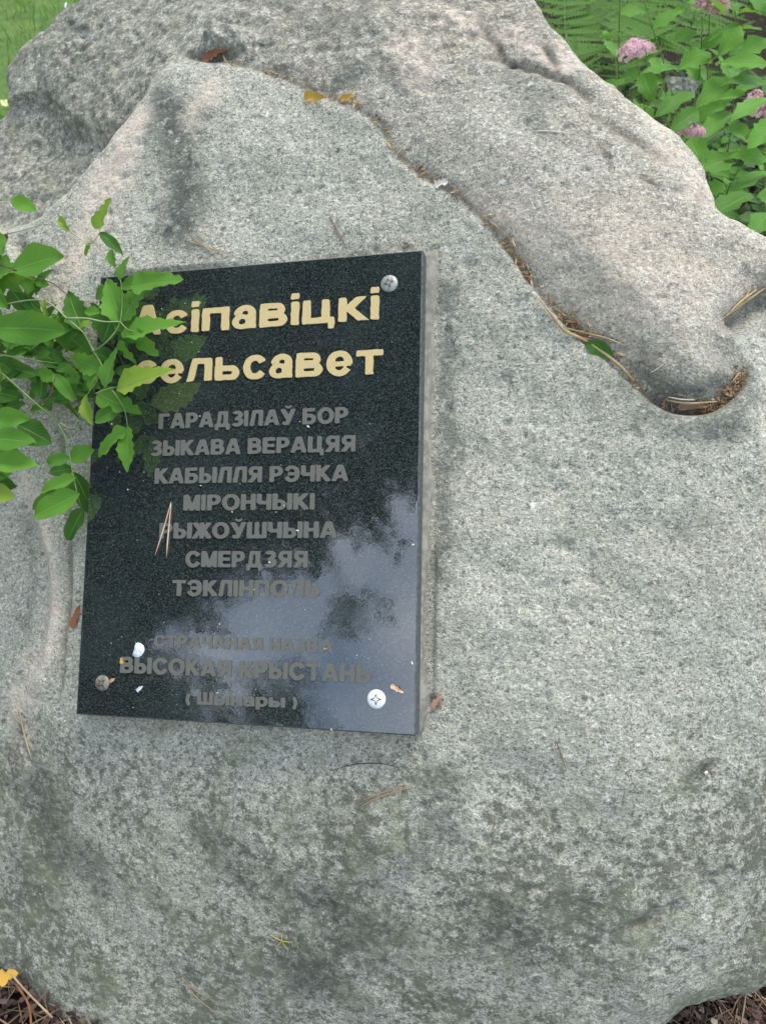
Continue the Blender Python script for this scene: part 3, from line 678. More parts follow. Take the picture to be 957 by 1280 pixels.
LV = [  # base x, y, tip x, y, width px, kind, tone, height over the face (m)
 (15,250,43,262,22,'toothed','n',.020),(88,289,70,268,11,'oval','y',.02),(119,285,136,249,19,'ragged','y',.03),(126,291,150,314,15,'oval','d',.026),
 (113,304,106,318,7,'oval','n',.02),(18,336,71,317,40,'oval','n',.045),(-4,345,30,330,30,'pointed','n',.035),(4,318,-8,290,24,'oval','n',.03),
 (8,338,42,354,20,'oval','y',.035),(-6,330,20,362,26,'toothed','n',.030),(14,362,38,394,22,'oval','d',.025),(-22,350,6,382,26,'oval','n',.04),
 (-6,410,76,413,42,'oval','n',.060),(104,412,84,363,34,'pointed','d',.030),(150,350,159,322,19,'toothed','n',.05),(166,358,222,345,38,'ragged','n',.058),
 (152,402,130,348,38,'pointed','n',.050),(152,402,182,356,36,'toothed','n',.052),(148,368,160,424,38,'pointed','n',.045),(142,386,128,426,32,'toothed','d',.042),
 (160,420,224,398,34,'pointed','n',.056),(160,408,192,440,30,'ragged','n',.050),(149,427,169,454,13,'ragged','n',.042),(148,487,208,458,38,'pointed','y',.054),
 (132,484,145,434,26,'pointed','n',.052),(130,462,88,446,26,'toothed','n',.046),(121,463,111,487,14,'oval','n',.045),(68,468,91,499,17,'oval','n',.04),
 (123,492,173,514,30,'ragged','n',.050),(108,494,112,528,19,'toothed','y',.045),(149,510,119,526,22,'oval','n',.046),(157,536,121,568,22,'ragged','n',.044),
 (160,534,157,586,28,'pointed','n',.045),(44,438,82,458,26,'oval','d',.025),(54,460,48,494,28,'oval','d',.02),(88,468,112,494,28,'oval','d',.022),
 (-8,452,38,468,26,'oval','d',.03),(70,405,110,440,32,'oval','d',.02),(40,430,8,440,26,'oval','n',.03),(100,440,128,470,28,'oval','d',.02),
 (-10,525,31,521,26,'oval','n',.055),(-12,548,35,551,29,'oval','n',.062),(-12,576,38,580,30,'oval','n',.056),(-14,560,20,566,24,'oval','d',.04),(-16,600,16,606,26,'oval','d',.04),(-14,598,13,592,14,'oval','n',.05),
 (-12,612,12,622,24,'oval','y',.05),(24,532,60,552,34,'oval','d',.030),(-10,490,24,496,26,'oval','d',.03),(-14,500,14,512,22,'oval','d',.03),
 (87,573,114,562,22,'oval','n',.030),(87,573,58,576,17,'oval','n',.034),(92,586,62,590,16,'oval','d',.022),(94,598,50,614,24,'oval','n',.036),
 (98,618,42,644,34,'oval','n',.042),(86,606,42,634,26,'oval','d',.024),(94,592,113,640,26,'oval','d',.006),(105,636,82,672,24,'oval','d',.010),
 (0,455,-4,486,13,'oval','y',.05),(60,470,96,520,10,'pointed','y',.012),(100,410,112,400,8,'oval','y',.05),(55,375,60,397,10,'oval','y',.04),
 (-30,380,0,400,34,'oval','n',.05),(-40,440,-6,430,34,'oval','n',.05),(60,440,30,412,26,'oval','d',.018),(118,440,146,452,22,'oval','d',.024),
 (128,404,112,380,20,'oval','d',.03),(168,400,150,440,24,'toothed','d',.036),(140,360,120,372,20,'toothed','d',.036)]
rr = random.Random(4)
for bx, by, tx, ty, wp, kd, tn, h in LV:
    h = max(h, PT+.004) if (bx > 112 and by > 345) else h
    a = P3(bx, by, h*.92); b = P3(tx, ty, h*.92 + rr.uniform(-.004, .006))
    if bx > 112 and by > 330: b.z = max(b.z, PT+.003)
    nm = Vector((rr.uniform(-.35, .25), rr.uniform(-.15, .5), 1)).normalized(); mid_ = (a+b)/2; a = mid_+(a-mid_)*1.08; b = mid_+(b-mid_)*1.14
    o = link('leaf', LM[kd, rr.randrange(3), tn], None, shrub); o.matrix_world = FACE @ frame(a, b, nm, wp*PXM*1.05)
for i in range(100):                                          # smaller leaves deeper in the sprays
    x, y = rr.choice((rr.uniform(-25, 165), rr.uniform(-25, 115))), rr.uniform(322, 520)
    if x > 60 and y < 395 and x < 120: y += 60
    if x > 50 and y > 500: x -= 60
    a_ = rr.uniform(0, 6.3); L = rr.uniform(18, 32); h = rr.uniform(.012, .03) if x < 112 else rr.uniform(PT+.004, PT+.016)
    a = P3(x-math.cos(a_)*L/2, y-math.sin(a_)*L/2, h); b = P3(x+math.cos(a_)*L/2, y+math.sin(a_)*L/2, h+.003)
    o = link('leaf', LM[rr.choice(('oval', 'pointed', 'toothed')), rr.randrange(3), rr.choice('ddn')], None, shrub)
    o.matrix_world = FACE @ frame(a, b, Vector((rr.uniform(-.4, .4), rr.uniform(-.3, .5), 1)).normalized(), L*PXM*rr.uniform(.5, .72))
def stem(parent, pts, r, m, name='stem', fc=FACE):
    q = spline([P3(*p) for p in pts], 5); k = len(q); mb = MB(); mb.tube(q, [r*(1-.55*i/(k-1)) for i in range(k)], 6)
    o = link(name, mb.build(name), m, parent); o.matrix_world = fc; return o
for pts, r, m in [([(-60,420,.04),(4,468,.045),(40,500,.042),(74,528,.03)], .0013, STEM), ([(-60,430,.03),(0,443,.035),(40,450,.035),(72,454,.03)], .0009, STEM),
                  ([(-50,330,.03),(-5,330,.04),(40,346,.045),(66,354,.045),(88,372,.04)], .0008, STEMD), ([(-60,400,.02),(10,380,.03),(55,376,.035),(84,398,.042),(96,408,.046),(105,416,.047)], .0010, STEML),
                  ([(84,398,.042),(108,398,.05),(130,402,.052),(150,402,.05)], .0010, STEML), ([(105,416,.047),(118,440,.046),(128,460,.045),(120,478,.046),(109,494,.045)], .0010, STEM),
                  ([(118,440,.046),(136,425,.05),(150,404,.05),(153,372,.05),(151,350,.05)], .0009, STEM), ([(150,402,.05),(160,412,.052),(170,414,.054)], .0008, STEM),
                  ([(120,492,.047),(136,486,.050),(152,483,.053)], .0008, STEM), ([(140,487,.05),(155,510,.047),(160,534,.045)], .0008, STEM),
                  ([(72,528,.03),(84,552,.03),(90,585,.03),(97,618,.03),(104,640,.012)], .0009, STEM), ([(50,505,.04),(62,496,.038),(70,470,.04)], .0008, STEMD),
                  ([(74,528,.028),(90,535,.02),(98,525,.016),(104,512,.012)], .0006, STEML), ([(88,289,.02),(100,298,.02),(112,306,.02),(125,290,.026),(119,282,.028)], .0006, STEML),
                  ([(-40,300,.01),(20,290,.015),(60,280,.018),(88,289,.02)], .0006, STEML), ([(-60,560,.04),(-12,560,.05),(-16,620,.05)], .0012, STEM), ([(-40,250,.01),(15,250,.02)], .0007, STEM)]:
    stem(shrub, pts, r, m)

# ------------------------------------------------------------------ litter lying on the rock
STRAW = plain('dry_straw', (.36, .25, .12), (.52, .40, .22), 60, .7); NEED = plain('dry_pine_needle', (.34, .24, .15), (.48, .36, .22), 60, .7)
DRYB = plain('brown_dry_leaf', (.20, .085, .045), (.34, .16, .09), 90, .8); YEL = plain('yellow_dry_leaf', (.50, .27, .05), (.64, .42, .09), 110, .7)
PALE = plain('pale_chaff', (.62, .56, .45), (.75, .70, .62), 200, .8); DROP = plain('white_dropping', (.62, .68, .74), (.80, .82, .82), 200, .7)
def strand(mb, pts, r, up=.001, flat=False):
    q = []
    for i, p in enumerate(pts):
        if flat: q.append(Vector((*px(p[0], p[1], PT+up), PT+up)))
        else: q.append(on(p[0], p[1], up + (p[2] if len(p) > 2 else 0)))
    q = spline(q, 5); k = len(q); mb.tube(q, [r*(1-.6*abs(i/(k-1)*2-1)**3) for i in range(k)], 5)
def strand_thing(name, label, cat, strands, r, m, up=.001, flat=False, part='needle', group=None):
    p = strands[0][0]; o0 = (Vector((*px(p[0], p[1], PT), PT)) if flat else on(p[0], p[1]))
    if len(strands) == 1:
        mb = MB(); strand(mb, strands[0], r, up, flat); o = link(name, mb.build(name), m, None, FACE); return tag(o, label, cat, group)
    e = empty(name, FACE @ Matrix.Translation(o0), label, cat, group)
    for s in strands:
        mb = MB(); strand(mb, s, r, up, flat); o = link(part, mb.build(part), m, e); o.matrix_world = FACE
    return e
strand_thing('pine_needle_pair', 'pair of pale dry pine needles lying on the rock just below the plaque', 'pine needle', [[(448,1010),(475,996),(513,984)],[(452,1001),(480,990),(512,983)]], .00055, NEED)
strand_thing('pine_needle', 'thin dark curved needle below the lower edge of the plaque', 'pine needle', [[(413,964),(440,956),(470,954),(490,957),(500,962)]], .00035, plain('dark_needle', (.05, .04, .03), (.10, .07, .05)))
strand_thing('pine_needle_pair', 'pair of long pinkish pine needles lying on the plaque beside the small grey lettering', 'pine needle', [[(214,628),(205,660),(194,694)],[(214,630),(211,662),(208,697)]], .0007, plain('pinkish_dry_needle', (.50, .34, .24), (.62, .48, .36)), .0012, True)
strand_thing('pine_needle_pair', 'brown forked pine needles on the lower left of the boulder', 'pine needle', [[(228,1222),(245,1238),(276,1256)],[(229,1223),(243,1244),(272,1268)]], .0005, NEED)
strand_thing('pine_needle_pair', 'pale crossed pine needles on the rock above the top left corner of the plaque', 'pine needle', [[(233,300),(262,310),(290,318)],[(240,296),(256,308),(268,318)]], .0005, STRAW)
strand_thing('grass_blade', 'upright dry grass blade on the left flank of the boulder', 'grass blade', [[(24,885),(30,915),(40,950)]], .0007, STRAW)
strand_thing('twig', 'thin brown twig on the rock above the top edge of the plaque', 'twig', [[(411,268),(420,285),(434,312)],], .0006, plain('brown_twig', (.22, .13, .08), (.30, .2, .12)))
strand_thing('pine_needle', 'pale needle on the upper slab right of the gutter', 'pine needle', [[(668,164),(690,164),(716,167)]], .0005, PALE)
strand_thing('yellow_moss_sprig', 'tiny yellowish star shaped sprig low on the boulder', 'sprig', [[(336,1168),(352,1176),(366,1178)],[(352,1176),(360,1188)],[(352,1176),(344,1186)],[(352,1176),(352,1168)]], .0005, plain('yellow_moss', (.38, .36, .08), (.5, .46, .14)), part='sprig_arm')
strand_thing('pine_needle', 'dark hanging needle at the right of the boulder below the gutter', 'pine needle', [[(693,925),(700,940),(708,965)]], .0004, DRYB)
strand_thing('dry_stem', 'long straw coloured dry stem lying along the gutter beside the green leaf', 'dry stem', [[(672,372),(690,395),(706,414),(728,424),(752,440),(775,458),(792,477)]], .0013, STRAW, .0035)
strand_thing('dry_stem', 'thin dry stem crossing onto the upper slab from the gutter', 'dry stem', [[(700,408),(730,416),(755,422),(776,430)]], .0008, STRAW, .0042)
strand_thing('dry_stem', 'short straw stem lying across the litter at the lobe tip', 'dry stem', [[(832,500),(860,504),(896,502)]], .0009, STRAW, .008)
strand_thing('dry_stem', 'pale short straw bit above the litter at the lobe tip', 'dry stem', [[(834,496),(850,499),(868,500)]], .0006, PALE, .008)
strand_thing('dry_stem', 'straw coloured grass bits in the notch at the right edge of the boulder', 'dry stem', [[(910,392),(925,377),(945,362)],[(918,386),(930,373),(936,362)],[(905,396),(930,380),(950,368)]], .0009, STRAW, .002, part='straw')
strand_thing('twig', 'thin pale scratch of a twig on the lobe near its tip', 'twig', [[(812,466),(822,460),(832,452)]], .0004, PALE)
def flake(name, x, y, ang, L, Wd, m, label, cat, kind='oval', up=.002, tilt=.3, flat=False, seed=1, group=None):
    p = Vector((*px(x, y, PT+up), PT+up)) if flat else on(x, y, up); a = R(ang)
    d = Vector((math.cos(a), math.sin(a), tilt*.3)); b = p - d*L*PXM*.5; t = p + d*L*PXM*.5
    me = leaf_mesh(kind, seed); me.materials.append(m); o = link(name, me, None, None)
    m.node_tree.nodes['Principled BSDF'].inputs['Specular IOR Level'].default_value = .08
    o.matrix_world = FACE @ frame(b, t, Vector((random.uniform(-tilt, tilt), random.uniform(-tilt, tilt), 1)), Wd*PXM)
    return tag(o, label, cat, group)
flake('fallen_leaf', 392, 121, -14, 30, 15, YEL, 'larger curled yellow leaf in the gutter at the top', 'leaf', 'ragged', .004, .5, seed=3)
flake('fallen_leaf', 434, 121, 5, 20, 10, YEL, 'small yellow leaf scrap right of the larger yellow one', 'leaf', 'ragged', .003, .4, seed=5)
flake('fallen_leaf', 270, 68, 10, 46, 16, DRYB, 'reddish brown dry leaf wedged under the knob at the top', 'leaf', 'ragged', .007, .4, seed=7)
flake('fallen_leaf', 552, 228, 15, 20, 13, PALE, 'pale cream leaf scrap in the gutter right of the yellow leaves', 'leaf', 'ragged', .003, .5, seed=9)
flake('green_leaf', 748, 437, -28, 36, 18, ROSED, 'green leaf stuck in the gutter under the dry stem', 'leaf', 'oval', .0045, .2, seed=4)
flake('fallen_leaf', 866, 508, 0, 36, 9, plain('tan_dry_leaf', (.24, .15, .09), (.36, .25, .16), 300, .95, .05), 'tan dry leaf in the hollow at the lobe tip', 'leaf', 'ragged', .004, .3, seed=6)
flake('fallen_leaf', 546, 877, 62, 19, 10, plain('pink_brown_leaf', (.42, .22, .16), (.50, .30, .22)), 'pinkish brown leaf scrap beside the lower right corner of the plaque', 'leaf', 'ragged', .003, .5, seed=2)
flake('fallen_leaf', 94, 772, 80, 32, 12, plain('orange_brown_leaf', (.22, .09, .045), (.32, .15, .08)), 'orange brown leaf tucked against the left edge of the plaque', 'leaf', 'pointed', .003, .3, seed=8)
flake('fallen_leaf', 8, 296, 70, 16, 12, plain('deep_brown_leaf', (.06, .03, .02), (.10, .05, .03)), 'dark brown curled leaf at the far left of the boulder', 'leaf', 'ragged', .006, .5, seed=12)
flake('fallen_leaf', 496, 861, -30, 17, 7, plain('apricot_scrap', (.60, .36, .22), (.7, .5, .38)), 'apricot leaf scrap on the plaque right of the white screw', 'leaf', 'ragged', .0012, .2, True, 11)
flake('fallen_leaf', 152, 826, 100, 8, 6, YEL, 'tiny yellow scrap at the start of the bottom large grey line', 'leaf', 'ragged', .0012, .2, True, 13)
flake('fallen_leaf', 140, 850, 30, 9, 6, plain('orange_scrap', (.5, .25, .12), (.62, .4, .25)), 'tiny orange scrap touching the lower left screw', 'leaf', 'ragged', .0012, .3, True, 14)
flake('white_petal', 175, 861, 40, 11, 6, DROP, 'tiny pale petal below the bird dropping on the plaque', 'petal', 'ragged', .0012, .2, True, 15)
flake('white_petal', 82, 5, 90, 11, 6, DROP, 'white petal on the far top left of the boulder', 'petal', 'pointed', .004, .2, seed=16)
flake('fallen_leaf', 4, 1225, 20, 26, 16, YEL, 'orange yellow leaf on the soil at the lower left corner', 'leaf', 'ragged', -.0, .5, seed=17).location.z += 0
# bird dropping
p = Vector((*px(173, 813, PT), PT)); v = []; f = []; n = 20
for k, (q, z) in enumerate(((0, .0018), (.5, .0016), (.85, .0009), (1, -.0003))):
    for i in range(n):
        a = 2*math.pi*i/n; rx = .0050*(1+.18*math.sin(3*a+1)); ry = .0078*(1+.15*math.cos(2*a)); v.append((math.cos(a)*rx*q, math.sin(a)*ry*q, z*(1+.3*math.sin(5*a)*(q > 0) * q)))
for k in range(3): f += [(k*n+i, (k+1)*n+i, (k+1)*n+(i+1) % n, k*n+(i+1) % n) for i in range(n)]
o = link('bird_dropping', mesh('bird_dropping', v, f), DROP, None, FACE @ Matrix.Translation(p) @ Matrix.Rotation(-.35, 4, 'Z')); tag(o, 'white bird dropping on the plaque above the bottom large grey line', 'dropping')
# chaff: small pale specks on plaque and rock; crumbs in the gutter
def crumbs(name, items, m, label, cat):
    mb = MB()
    for p, s, e in items:
        q = Quaternion(Vector((rr.random()-.5, rr.random()-.5, rr.random()-.5)).normalized(), rr.uniform(0, 3)); v = []
        for dx, dy, dz in ((1, 0, 0), (-1, 0, 0), (0, 1, 0), (0, -1, 0), (0, 0, 1), (0, 0, -1)):
            v.append(p + q @ Vector((dx*s*e*rr.uniform(.7, 1.3), dy*s*rr.uniform(.6, 1.2), dz*s*.45)))
        mb.add(v, [(0, 2, 4), (2, 1, 4), (1, 3, 4), (3, 0, 4), (2, 0, 5), (1, 2, 5), (3, 1, 5), (0, 3, 5)])
    o = link(name, mb.build(name, False), m, None, FACE); tag(o, label, cat, kind='stuff'); return o
it = []
for x, y, s in [(251,607,3),(372,663,4),(355,632,2.5),(385,533,3),(240,463,2),(318,737,2.5),(357,737,2),(337,703,3.5),(406,811,4),(516,681,3),(491,792,2.5),(515,829,3.5),(414,912,3.5),
                (272,866,4),(205,778,1.5),(140,530,2.5),(160,612,2),(112,624,1.5),(300,605,1.5),(250,520,2),(180,590,1.5),(290,640,2),(345,640,2),(275,780,1.5)] + \
               [(rr.uniform(120, 515), rr.uniform(350, 900), rr.uniform(.6, 1.4)) for _ in range(90)]:
    q = px(x, y, PT+.0006); it.append((Vector((*q, PT+.0006)), s*PXM*.55, 1.2))
crumbs('chaff_specks', it, island('chaff', [(.75, .72, .62), (.55, .55, .5), (.8, .8, .78), (.6, .45, .3)]), 'small pale specks of chaff scattered on the plaque', 'chaff')
it = []
for i in range(1500):
    t = rr.random()**.8; k = int(t*(len(GU)-1)); a = Vector((*GU[k], 0)); b = Vector((*GU[min(k+1, len(GU)-1)], 0)); p = a.lerp(b, rr.random())
    d = (b-a).normalized() if (b-a).length > 0 else Vector((1, 0, 0)); nn_ = Vector((-d.y, d.x, 0))
    if not (.50 < t < .56 or .62 < t < .68 or .88 < t < .985) and rr.random() < .82: continue
    off = abs(rr.gauss(0, .0045)) - .001
    sgn_ = 1 if inside(np.array([p.x+nn_.x*.01]), np.array([p.y+nn_.y*.01]), LOBE)[0] else -1
    q = p + nn_*off*sgn_; it.append((Vector((q.x, q.y, surf(q.x, q.y)+.001+.0015*rr.random())), rr.uniform(.0005, .0015), rr.choice((1., 1.5, 3., 5.))))
crumbs('gutter_litter', it, island('dry_litter', [(.16, .09, .05), (.34, .20, .10), (.60, .46, .28), (.25, .14, .07), (.48, .33, .17)]), 'brown crumbs, seeds and chaff lying in the gutter between the two slabs', 'litter')
it = []
for x, y in [(511,306),(516,305),(506,309),(507,303),(885,970),(890,963),(882,966)]:
    p = on(x, y, .001); it.append((p, .0022, 1.4))
for i in range(70):
    x, y = rr.uniform(0, 957), rr.uniform(20, 1200); p = on(x, y, .0006); it.append((p, rr.uniform(.0005, .0010), 1.2))
crumbs('rock_crumbs', it, island('mixed_crumbs', [(.05, .04, .035), (.7, .68, .6), (.12, .08, .06), (.6, .5, .36)]), 'tiny dark and pale crumbs scattered over the boulder', 'crumbs')

# ------------------------------------------------------------------ soil litter at the foot of the boulder
def gp(x, y, z=.01):                                          # photo pixel -> point on the ground
    d = Vector(RC @ np.array([(x-478.5)/F, (y-640)/F, 1.])); k = (z-CAM_H)/d.z; return d*k + Vector((0, 0, CAM_H))
def chips(name, boxes, n, m, label, lens, wid, seed, cat='litter', zt=.35):
    r_ = random.Random(seed); mb = MB()
    for i in range(n):
        x0, x1, y0, y1 = r_.choice(boxes)
        x, y = r_.gauss((x0+x1)/2, (x1-x0)*.42), r_.gauss((y0+y1)/2, (y1-y0)*.42)
        if i % 3 == 0: x, y = r_.gauss(0, .7), r_.gauss(.05, .5)
        L = r_.uniform(*lens)/2; w_ = r_.uniform(*wid)/2; t = w_*.5; a = r_.uniform(0, 6.3); e = r_.gauss(0, zt)
        d = Vector((math.cos(a)*math.cos(e), math.sin(a)*math.cos(e), math.sin(e))); s = d.cross(Vector((r_.gauss(0, .3), r_.gauss(0, .3), 1))).normalized(); u = s.cross(d)
        c = Vector((x, y, ground_z(x, y)+.003+abs(math.sin(e))*L+r_.random()*.012)); k = r_.uniform(.3, .8); bo = u*r_.uniform(-.12, .12)*L
        v = [c-d*L+s*w_*k, c-d*L-s*w_*k, c+s*w_+u*t+bo, c-s*w_+u*t+bo, c+s*w_-u*t+bo, c-s*w_-u*t+bo, c+d*L+s*w_*k*.6, c+d*L-s*w_*k*.6]
        mb.add(v, [(0, 2, 3, 1), (2, 6, 7, 3), (0, 1, 5, 4), (4, 5, 7, 6), (0, 4, 2), (4, 6, 2), (1, 3, 5), (5, 3, 7)])
    o = link(name, mb.build(name, False), m); return tag(o, label, cat, kind='stuff')
a = gp(0, 1190); b = gp(130, 1290); c_ = gp(830, 1290); d_ = gp(970, 1200)
BX = [(a.x-.12, b.x+.06, b.y-.10, a.y+.10), (c_.x-.06, d_.x+.10, c_.y-.12, d_.y+.12)]
chips('bark_litter', BX, 9500, island('bark_litter', [(.035, .022, .018), (.075, .045, .035), (.13, .080, .062), (.05, .03, .03), (.22, .15, .12)]),
      'dark bark chips and crumbs on the soil at the foot of the boulder', (.004, .015), (.0015, .006), 5)
chips('needle_litter', BX, 3000, island('needle_litter', [(.12, .07, .04), (.28, .19, .12), (.08, .05, .035), (.42, .31, .20)]),
      'fallen needles and thin stalks lying over the dark soil', (.02, .06), (.0008, .0016), 6, zt=.2)
chips('pale_chips', [BX[1]], 120, island('pale_chips', [(.50, .38, .32), (.42, .30, .24), (.6, .5, .4), (.45, .36, .12)]),
      'pale pinkish chips on the soil at the lower right corner', (.005, .014), (.003, .007), 8)
strand_w = lambda pts, r: (lambda mb: (mb.tube(spline(pts, 5), r, 5), mb)[1])(MB())
o = link('twig', strand_w([gp(14, 1217, .05), gp(34, 1240, .05), gp(66, 1272, .04)], .0010).build('twig'), NEED); tag(o, 'straw coloured twig on the soil along the lower left edge of the boulder', 'twig')
o = link('twig', strand_w([gp(20, 1230, .03), gp(36, 1256, .025), gp(40, 1290, .02)], .0011).build('twig'), DRYB); tag(o, 'brown twig on the soil below the straw coloured one', 'twig')
q = gp(4, 1226, .045); yl = bpy.data.objects['fallen_leaf.012'] if 'fallen_leaf.012' in bpy.data.objects else None
for o in list(COL.objects):
    if o.get('label', '').startswith('orange yellow leaf on the soil'):
        o.matrix_world = frame(q+Vector((-.012, 0, 0)), q+Vector((.012, .006, 0)), Vector((.2, -.2, 1)), .017)

# ------------------------------------------------------------------ grass of the lawn
mb = MB(); r_ = random.Random(11)
for i in range(20000):
    x = -2.9+2.6*r_.random(); y = .9+4.0*r_.random()**1.3
    a = r_.uniform(0, 6.3); h = r_.uniform(.025, .075); w_ = r_.uniform(.0012, .0028); lx_, ly_ = r_.gauss(0, .45)*h, r_.gauss(0, .45)*h
    cx, cy = math.cos(a)*w_, math.sin(a)*w_
    mb.add([(x-cx, y-cy, .012), (x+cx, y+cy, .012), (x+cx*.7+lx_*.4, y+cy*.7+ly_*.4, .012+h*.6), (x-cx*.7+lx_*.4, y-cy*.7+ly_*.4, .012+h*.6), (x+lx_, y+ly_, .012+h)], [(0, 1, 2, 3), (3, 2, 4)])
GRASS = island('grass', [(.10, .22, .03), (.15, .32, .05), (.22, .38, .07), (.12, .27, .04), (.34, .38, .14)], .6, .3)
o = link('lawn_grass', mb.build('lawn_grass'), GRASS); tag(o, 'short green lawn grass beyond the upper left of the boulder', 'grass', kind='stuff')
q = gp(3, 132, .05); me = leaf_mesh('ragged', 21); me.materials.append(plain('straw_leaf', (.55, .55, .22), (.7, .68, .35)))
o = link('fallen_leaf', me); o.matrix_world = frame(q, q+Vector((.03, .05, 0)), Vector((0, -.4, 1)), .03); tag(o, 'pale yellow leaf on the lawn at the far left edge', 'leaf')

# ------------------------------------------------------------------ flowering bush
BUSHM = leaf_material('bush_leaf', (.06, .18, .026), (.14, .35, .045), trans=.35); BUSHD = leaf_material('shaded_bush_leaf', (.020, .075, .014), (.045, .14, .024), trans=.12)  # second one: darker copy for low leaves, shade inside the bush put into colour
BM = {}
for s_ in range(4):
    for mm, nm in ((BUSHM, 'n'), (BUSHD, 'd')):
        me = leaf_mesh('pointed' if s_ % 2 else 'toothed', 50+s_*7, 8, 5); me.materials.append(mm); BM[s_, nm] = me
rb = random.Random(21)
bush = empty('flowering_bush', Matrix.Translation((.75, 1.05, 0)), 'green bush with pink flower clusters growing behind the upper right of the boulder', 'bush')
def bleaf(a, b, wd, tn='n', nm=None, par=bush):
    nm = nm or Vector((rb.uniform(-.4, .4), rb.uniform(-.7, .1), 1)).normalized()
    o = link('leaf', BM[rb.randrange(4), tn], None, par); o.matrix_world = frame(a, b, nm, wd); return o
EX = [(884,52,921,25,20,1.02),(925,32,900,68,24,1.04),(957,48,930,66,24,1.0),(960,80,898,74,24,.98),(888,66,846,86,24,1.03),(803,92,818,124,24,1.0),
      (868,116,818,142,24,.97),(872,138,838,160,22,.96),(910,96,872,132,26,1.0),(960,104,908,98,26,1.0),(912,140,878,168,24,1.0),(955,122,914,147,28,.93),
      (862,172,880,204,26,.93),(914,198,868,214,34,.92),(960,200,912,194,26,.93),(957,214,914,236,28,.95),(938,242,890,264,34,.90),(962,266,940,292,26,.86),
      (930,170,960,160,26,.95),(905,160,950,172,28,1.02),(846,84,800,88,22,1.08),(968,150,935,182,26,.92),(905,230,880,240,22,1.0),(800,100,778,84,18,1.02),(812,72,826,90,16,1.0),
      (965,20,930,8,26,1.0),(905,20,880,-14,22,1.05),(870,40,842,50,20,1.08),(930,-10,960,10,26,1.0),(955,235,975,262,26,.9)]
for bx, by, tx, ty, wp, d in EX: bleaf(cw(bx, by, d), cw(tx, ty, d-.02+rb.uniform(-.02, .02)), wp*1.15*d/F)
def bstem(pts, r=.0016, m=STEM, par=bush):
    q = spline(pts, 6); k = len(q); mb = MB(); mb.tube(q, [r*(1-.5*i/(k-1)) for i in range(k)], 6); link('stem', mb.build('stem'), m, par).matrix_world = Matrix(); return q
HEADS = [(796,66,1.00,56,28,0),(862,163,.95,31,22,0),(955,133,.96,46,34,0),(886,6,1.06,44,26,1),(851,107,1.06,40,18,2)]
tops = [(x, y+10, d) for x, y, d, *_ in HEADS] + [(rb.uniform(730, 1060), rb.uniform(-60, 260), rb.uniform(1.0, 1.5)) for _ in range(28)]
for x, y, d in tops:
    if x < 890 and y > 120 and d < 1.1 and (x, y-10, d) not in [(h[0], h[1], h[2]) for h in HEADS]: y -= 120
    tp = cw(x, y, d); root = Vector((tp.x*.75+.30, max(tp.y+.05, .95)+rb.uniform(0, .15), 0)); mid_ = root.lerp(tp, .55)+Vector((rb.uniform(-.03, .03), rb.uniform(0, .05), .03))
    q = bstem([root, mid_, tp]); L = 0.
    n = 9 if (x, y) else 9
    for i in range(n):
        t = .28+.68*i/n; p = q[int(t*(len(q)-1))].lerp(q[min(int(t*(len(q)-1))+1, len(q)-1)], (t*(len(q)-1)) % 1); a = i*2.4+rb.uniform(-.4, .4)
        s_ = rb.uniform(.042, .070)*(1.05-.3*t); dv = Vector((math.cos(a), math.sin(a), rb.uniform(.1, .6))).normalized()
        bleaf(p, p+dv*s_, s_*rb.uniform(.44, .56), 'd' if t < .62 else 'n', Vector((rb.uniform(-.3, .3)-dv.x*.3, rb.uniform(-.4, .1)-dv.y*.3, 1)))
def floret(mb, c, nrm, r, rr_):
    a = nrm.orthogonal().normalized(); b = nrm.cross(a); w0 = rr_.uniform(0, 6.3)
    for k in range(5):
        q = w0+k*1.2566; d = a*math.cos(q)+b*math.sin(q); s = a*-math.sin(q)+b*math.cos(q)
        mb.add([c, c+d*r*.6+s*r*.36+nrm*r*.15, c+d*r+nrm*r*.1, c+d*r*.6-s*r*.36+nrm*r*.15], [(0, 1, 2, 3)])
    for k in range(4):
        q = rr_.uniform(0, 6.3); d = (nrm+(a*math.cos(q)+b*math.sin(q))*.5).normalized(); e = c+d*r*1.35
        mb.add([c+a*r*.04, c-a*r*.04, e], [(0, 1, 2)])
PINK = island('pink_petals', [(.66, .36, .42), (.80, .54, .58), (.88, .70, .70), (.74, .46, .54)], .6, .3)
FADE = island('faded_pink_petals', [(.42, .24, .22), (.60, .40, .38), (.70, .52, .48)], .7, .2); GREYP = island('grey_green_buds', [(.36, .40, .34), (.52, .54, .46), (.45, .38, .40)], .7, .2)
for x, y, d, wp, hp, kind in HEADS:
    c = cw(x, y, d); r_ = random.Random(int(x)); mb = MB(); rx, rz = wp*d/F/2, hp*d/F/2; subs = [(0, 0, 0, 1)]
    lob = [(r_.uniform(-.7, .7), r_.uniform(-.7, .7), r_.uniform(-.25, .35)) for _ in range(9)]
    for i in range(260 if kind == 0 else 170):
        l = r_.choice(lob); a = r_.uniform(0, 6.3); e = math.acos(r_.uniform(-.3, 1)); dv = Vector((math.sin(e)*math.cos(a), math.sin(e)*math.sin(a), math.cos(e)))
        p = c+Vector((l[0]*rx, l[1]*rx, l[2]*rz)) + Vector((dv.x*rx*.36, dv.y*rx*.36, dv.z*rz*.55)); floret(mb, p, dv, r_.uniform(.0028, .0042), r_)
    o = link('flower_cluster', mb.build('flower_cluster', False), (PINK, FADE, GREYP)[kind], bush); o.matrix_world = Matrix()
    if kind: o['label'] = ('', 'fading brownish pink flower cluster', 'spent grey green flower cluster')[kind]

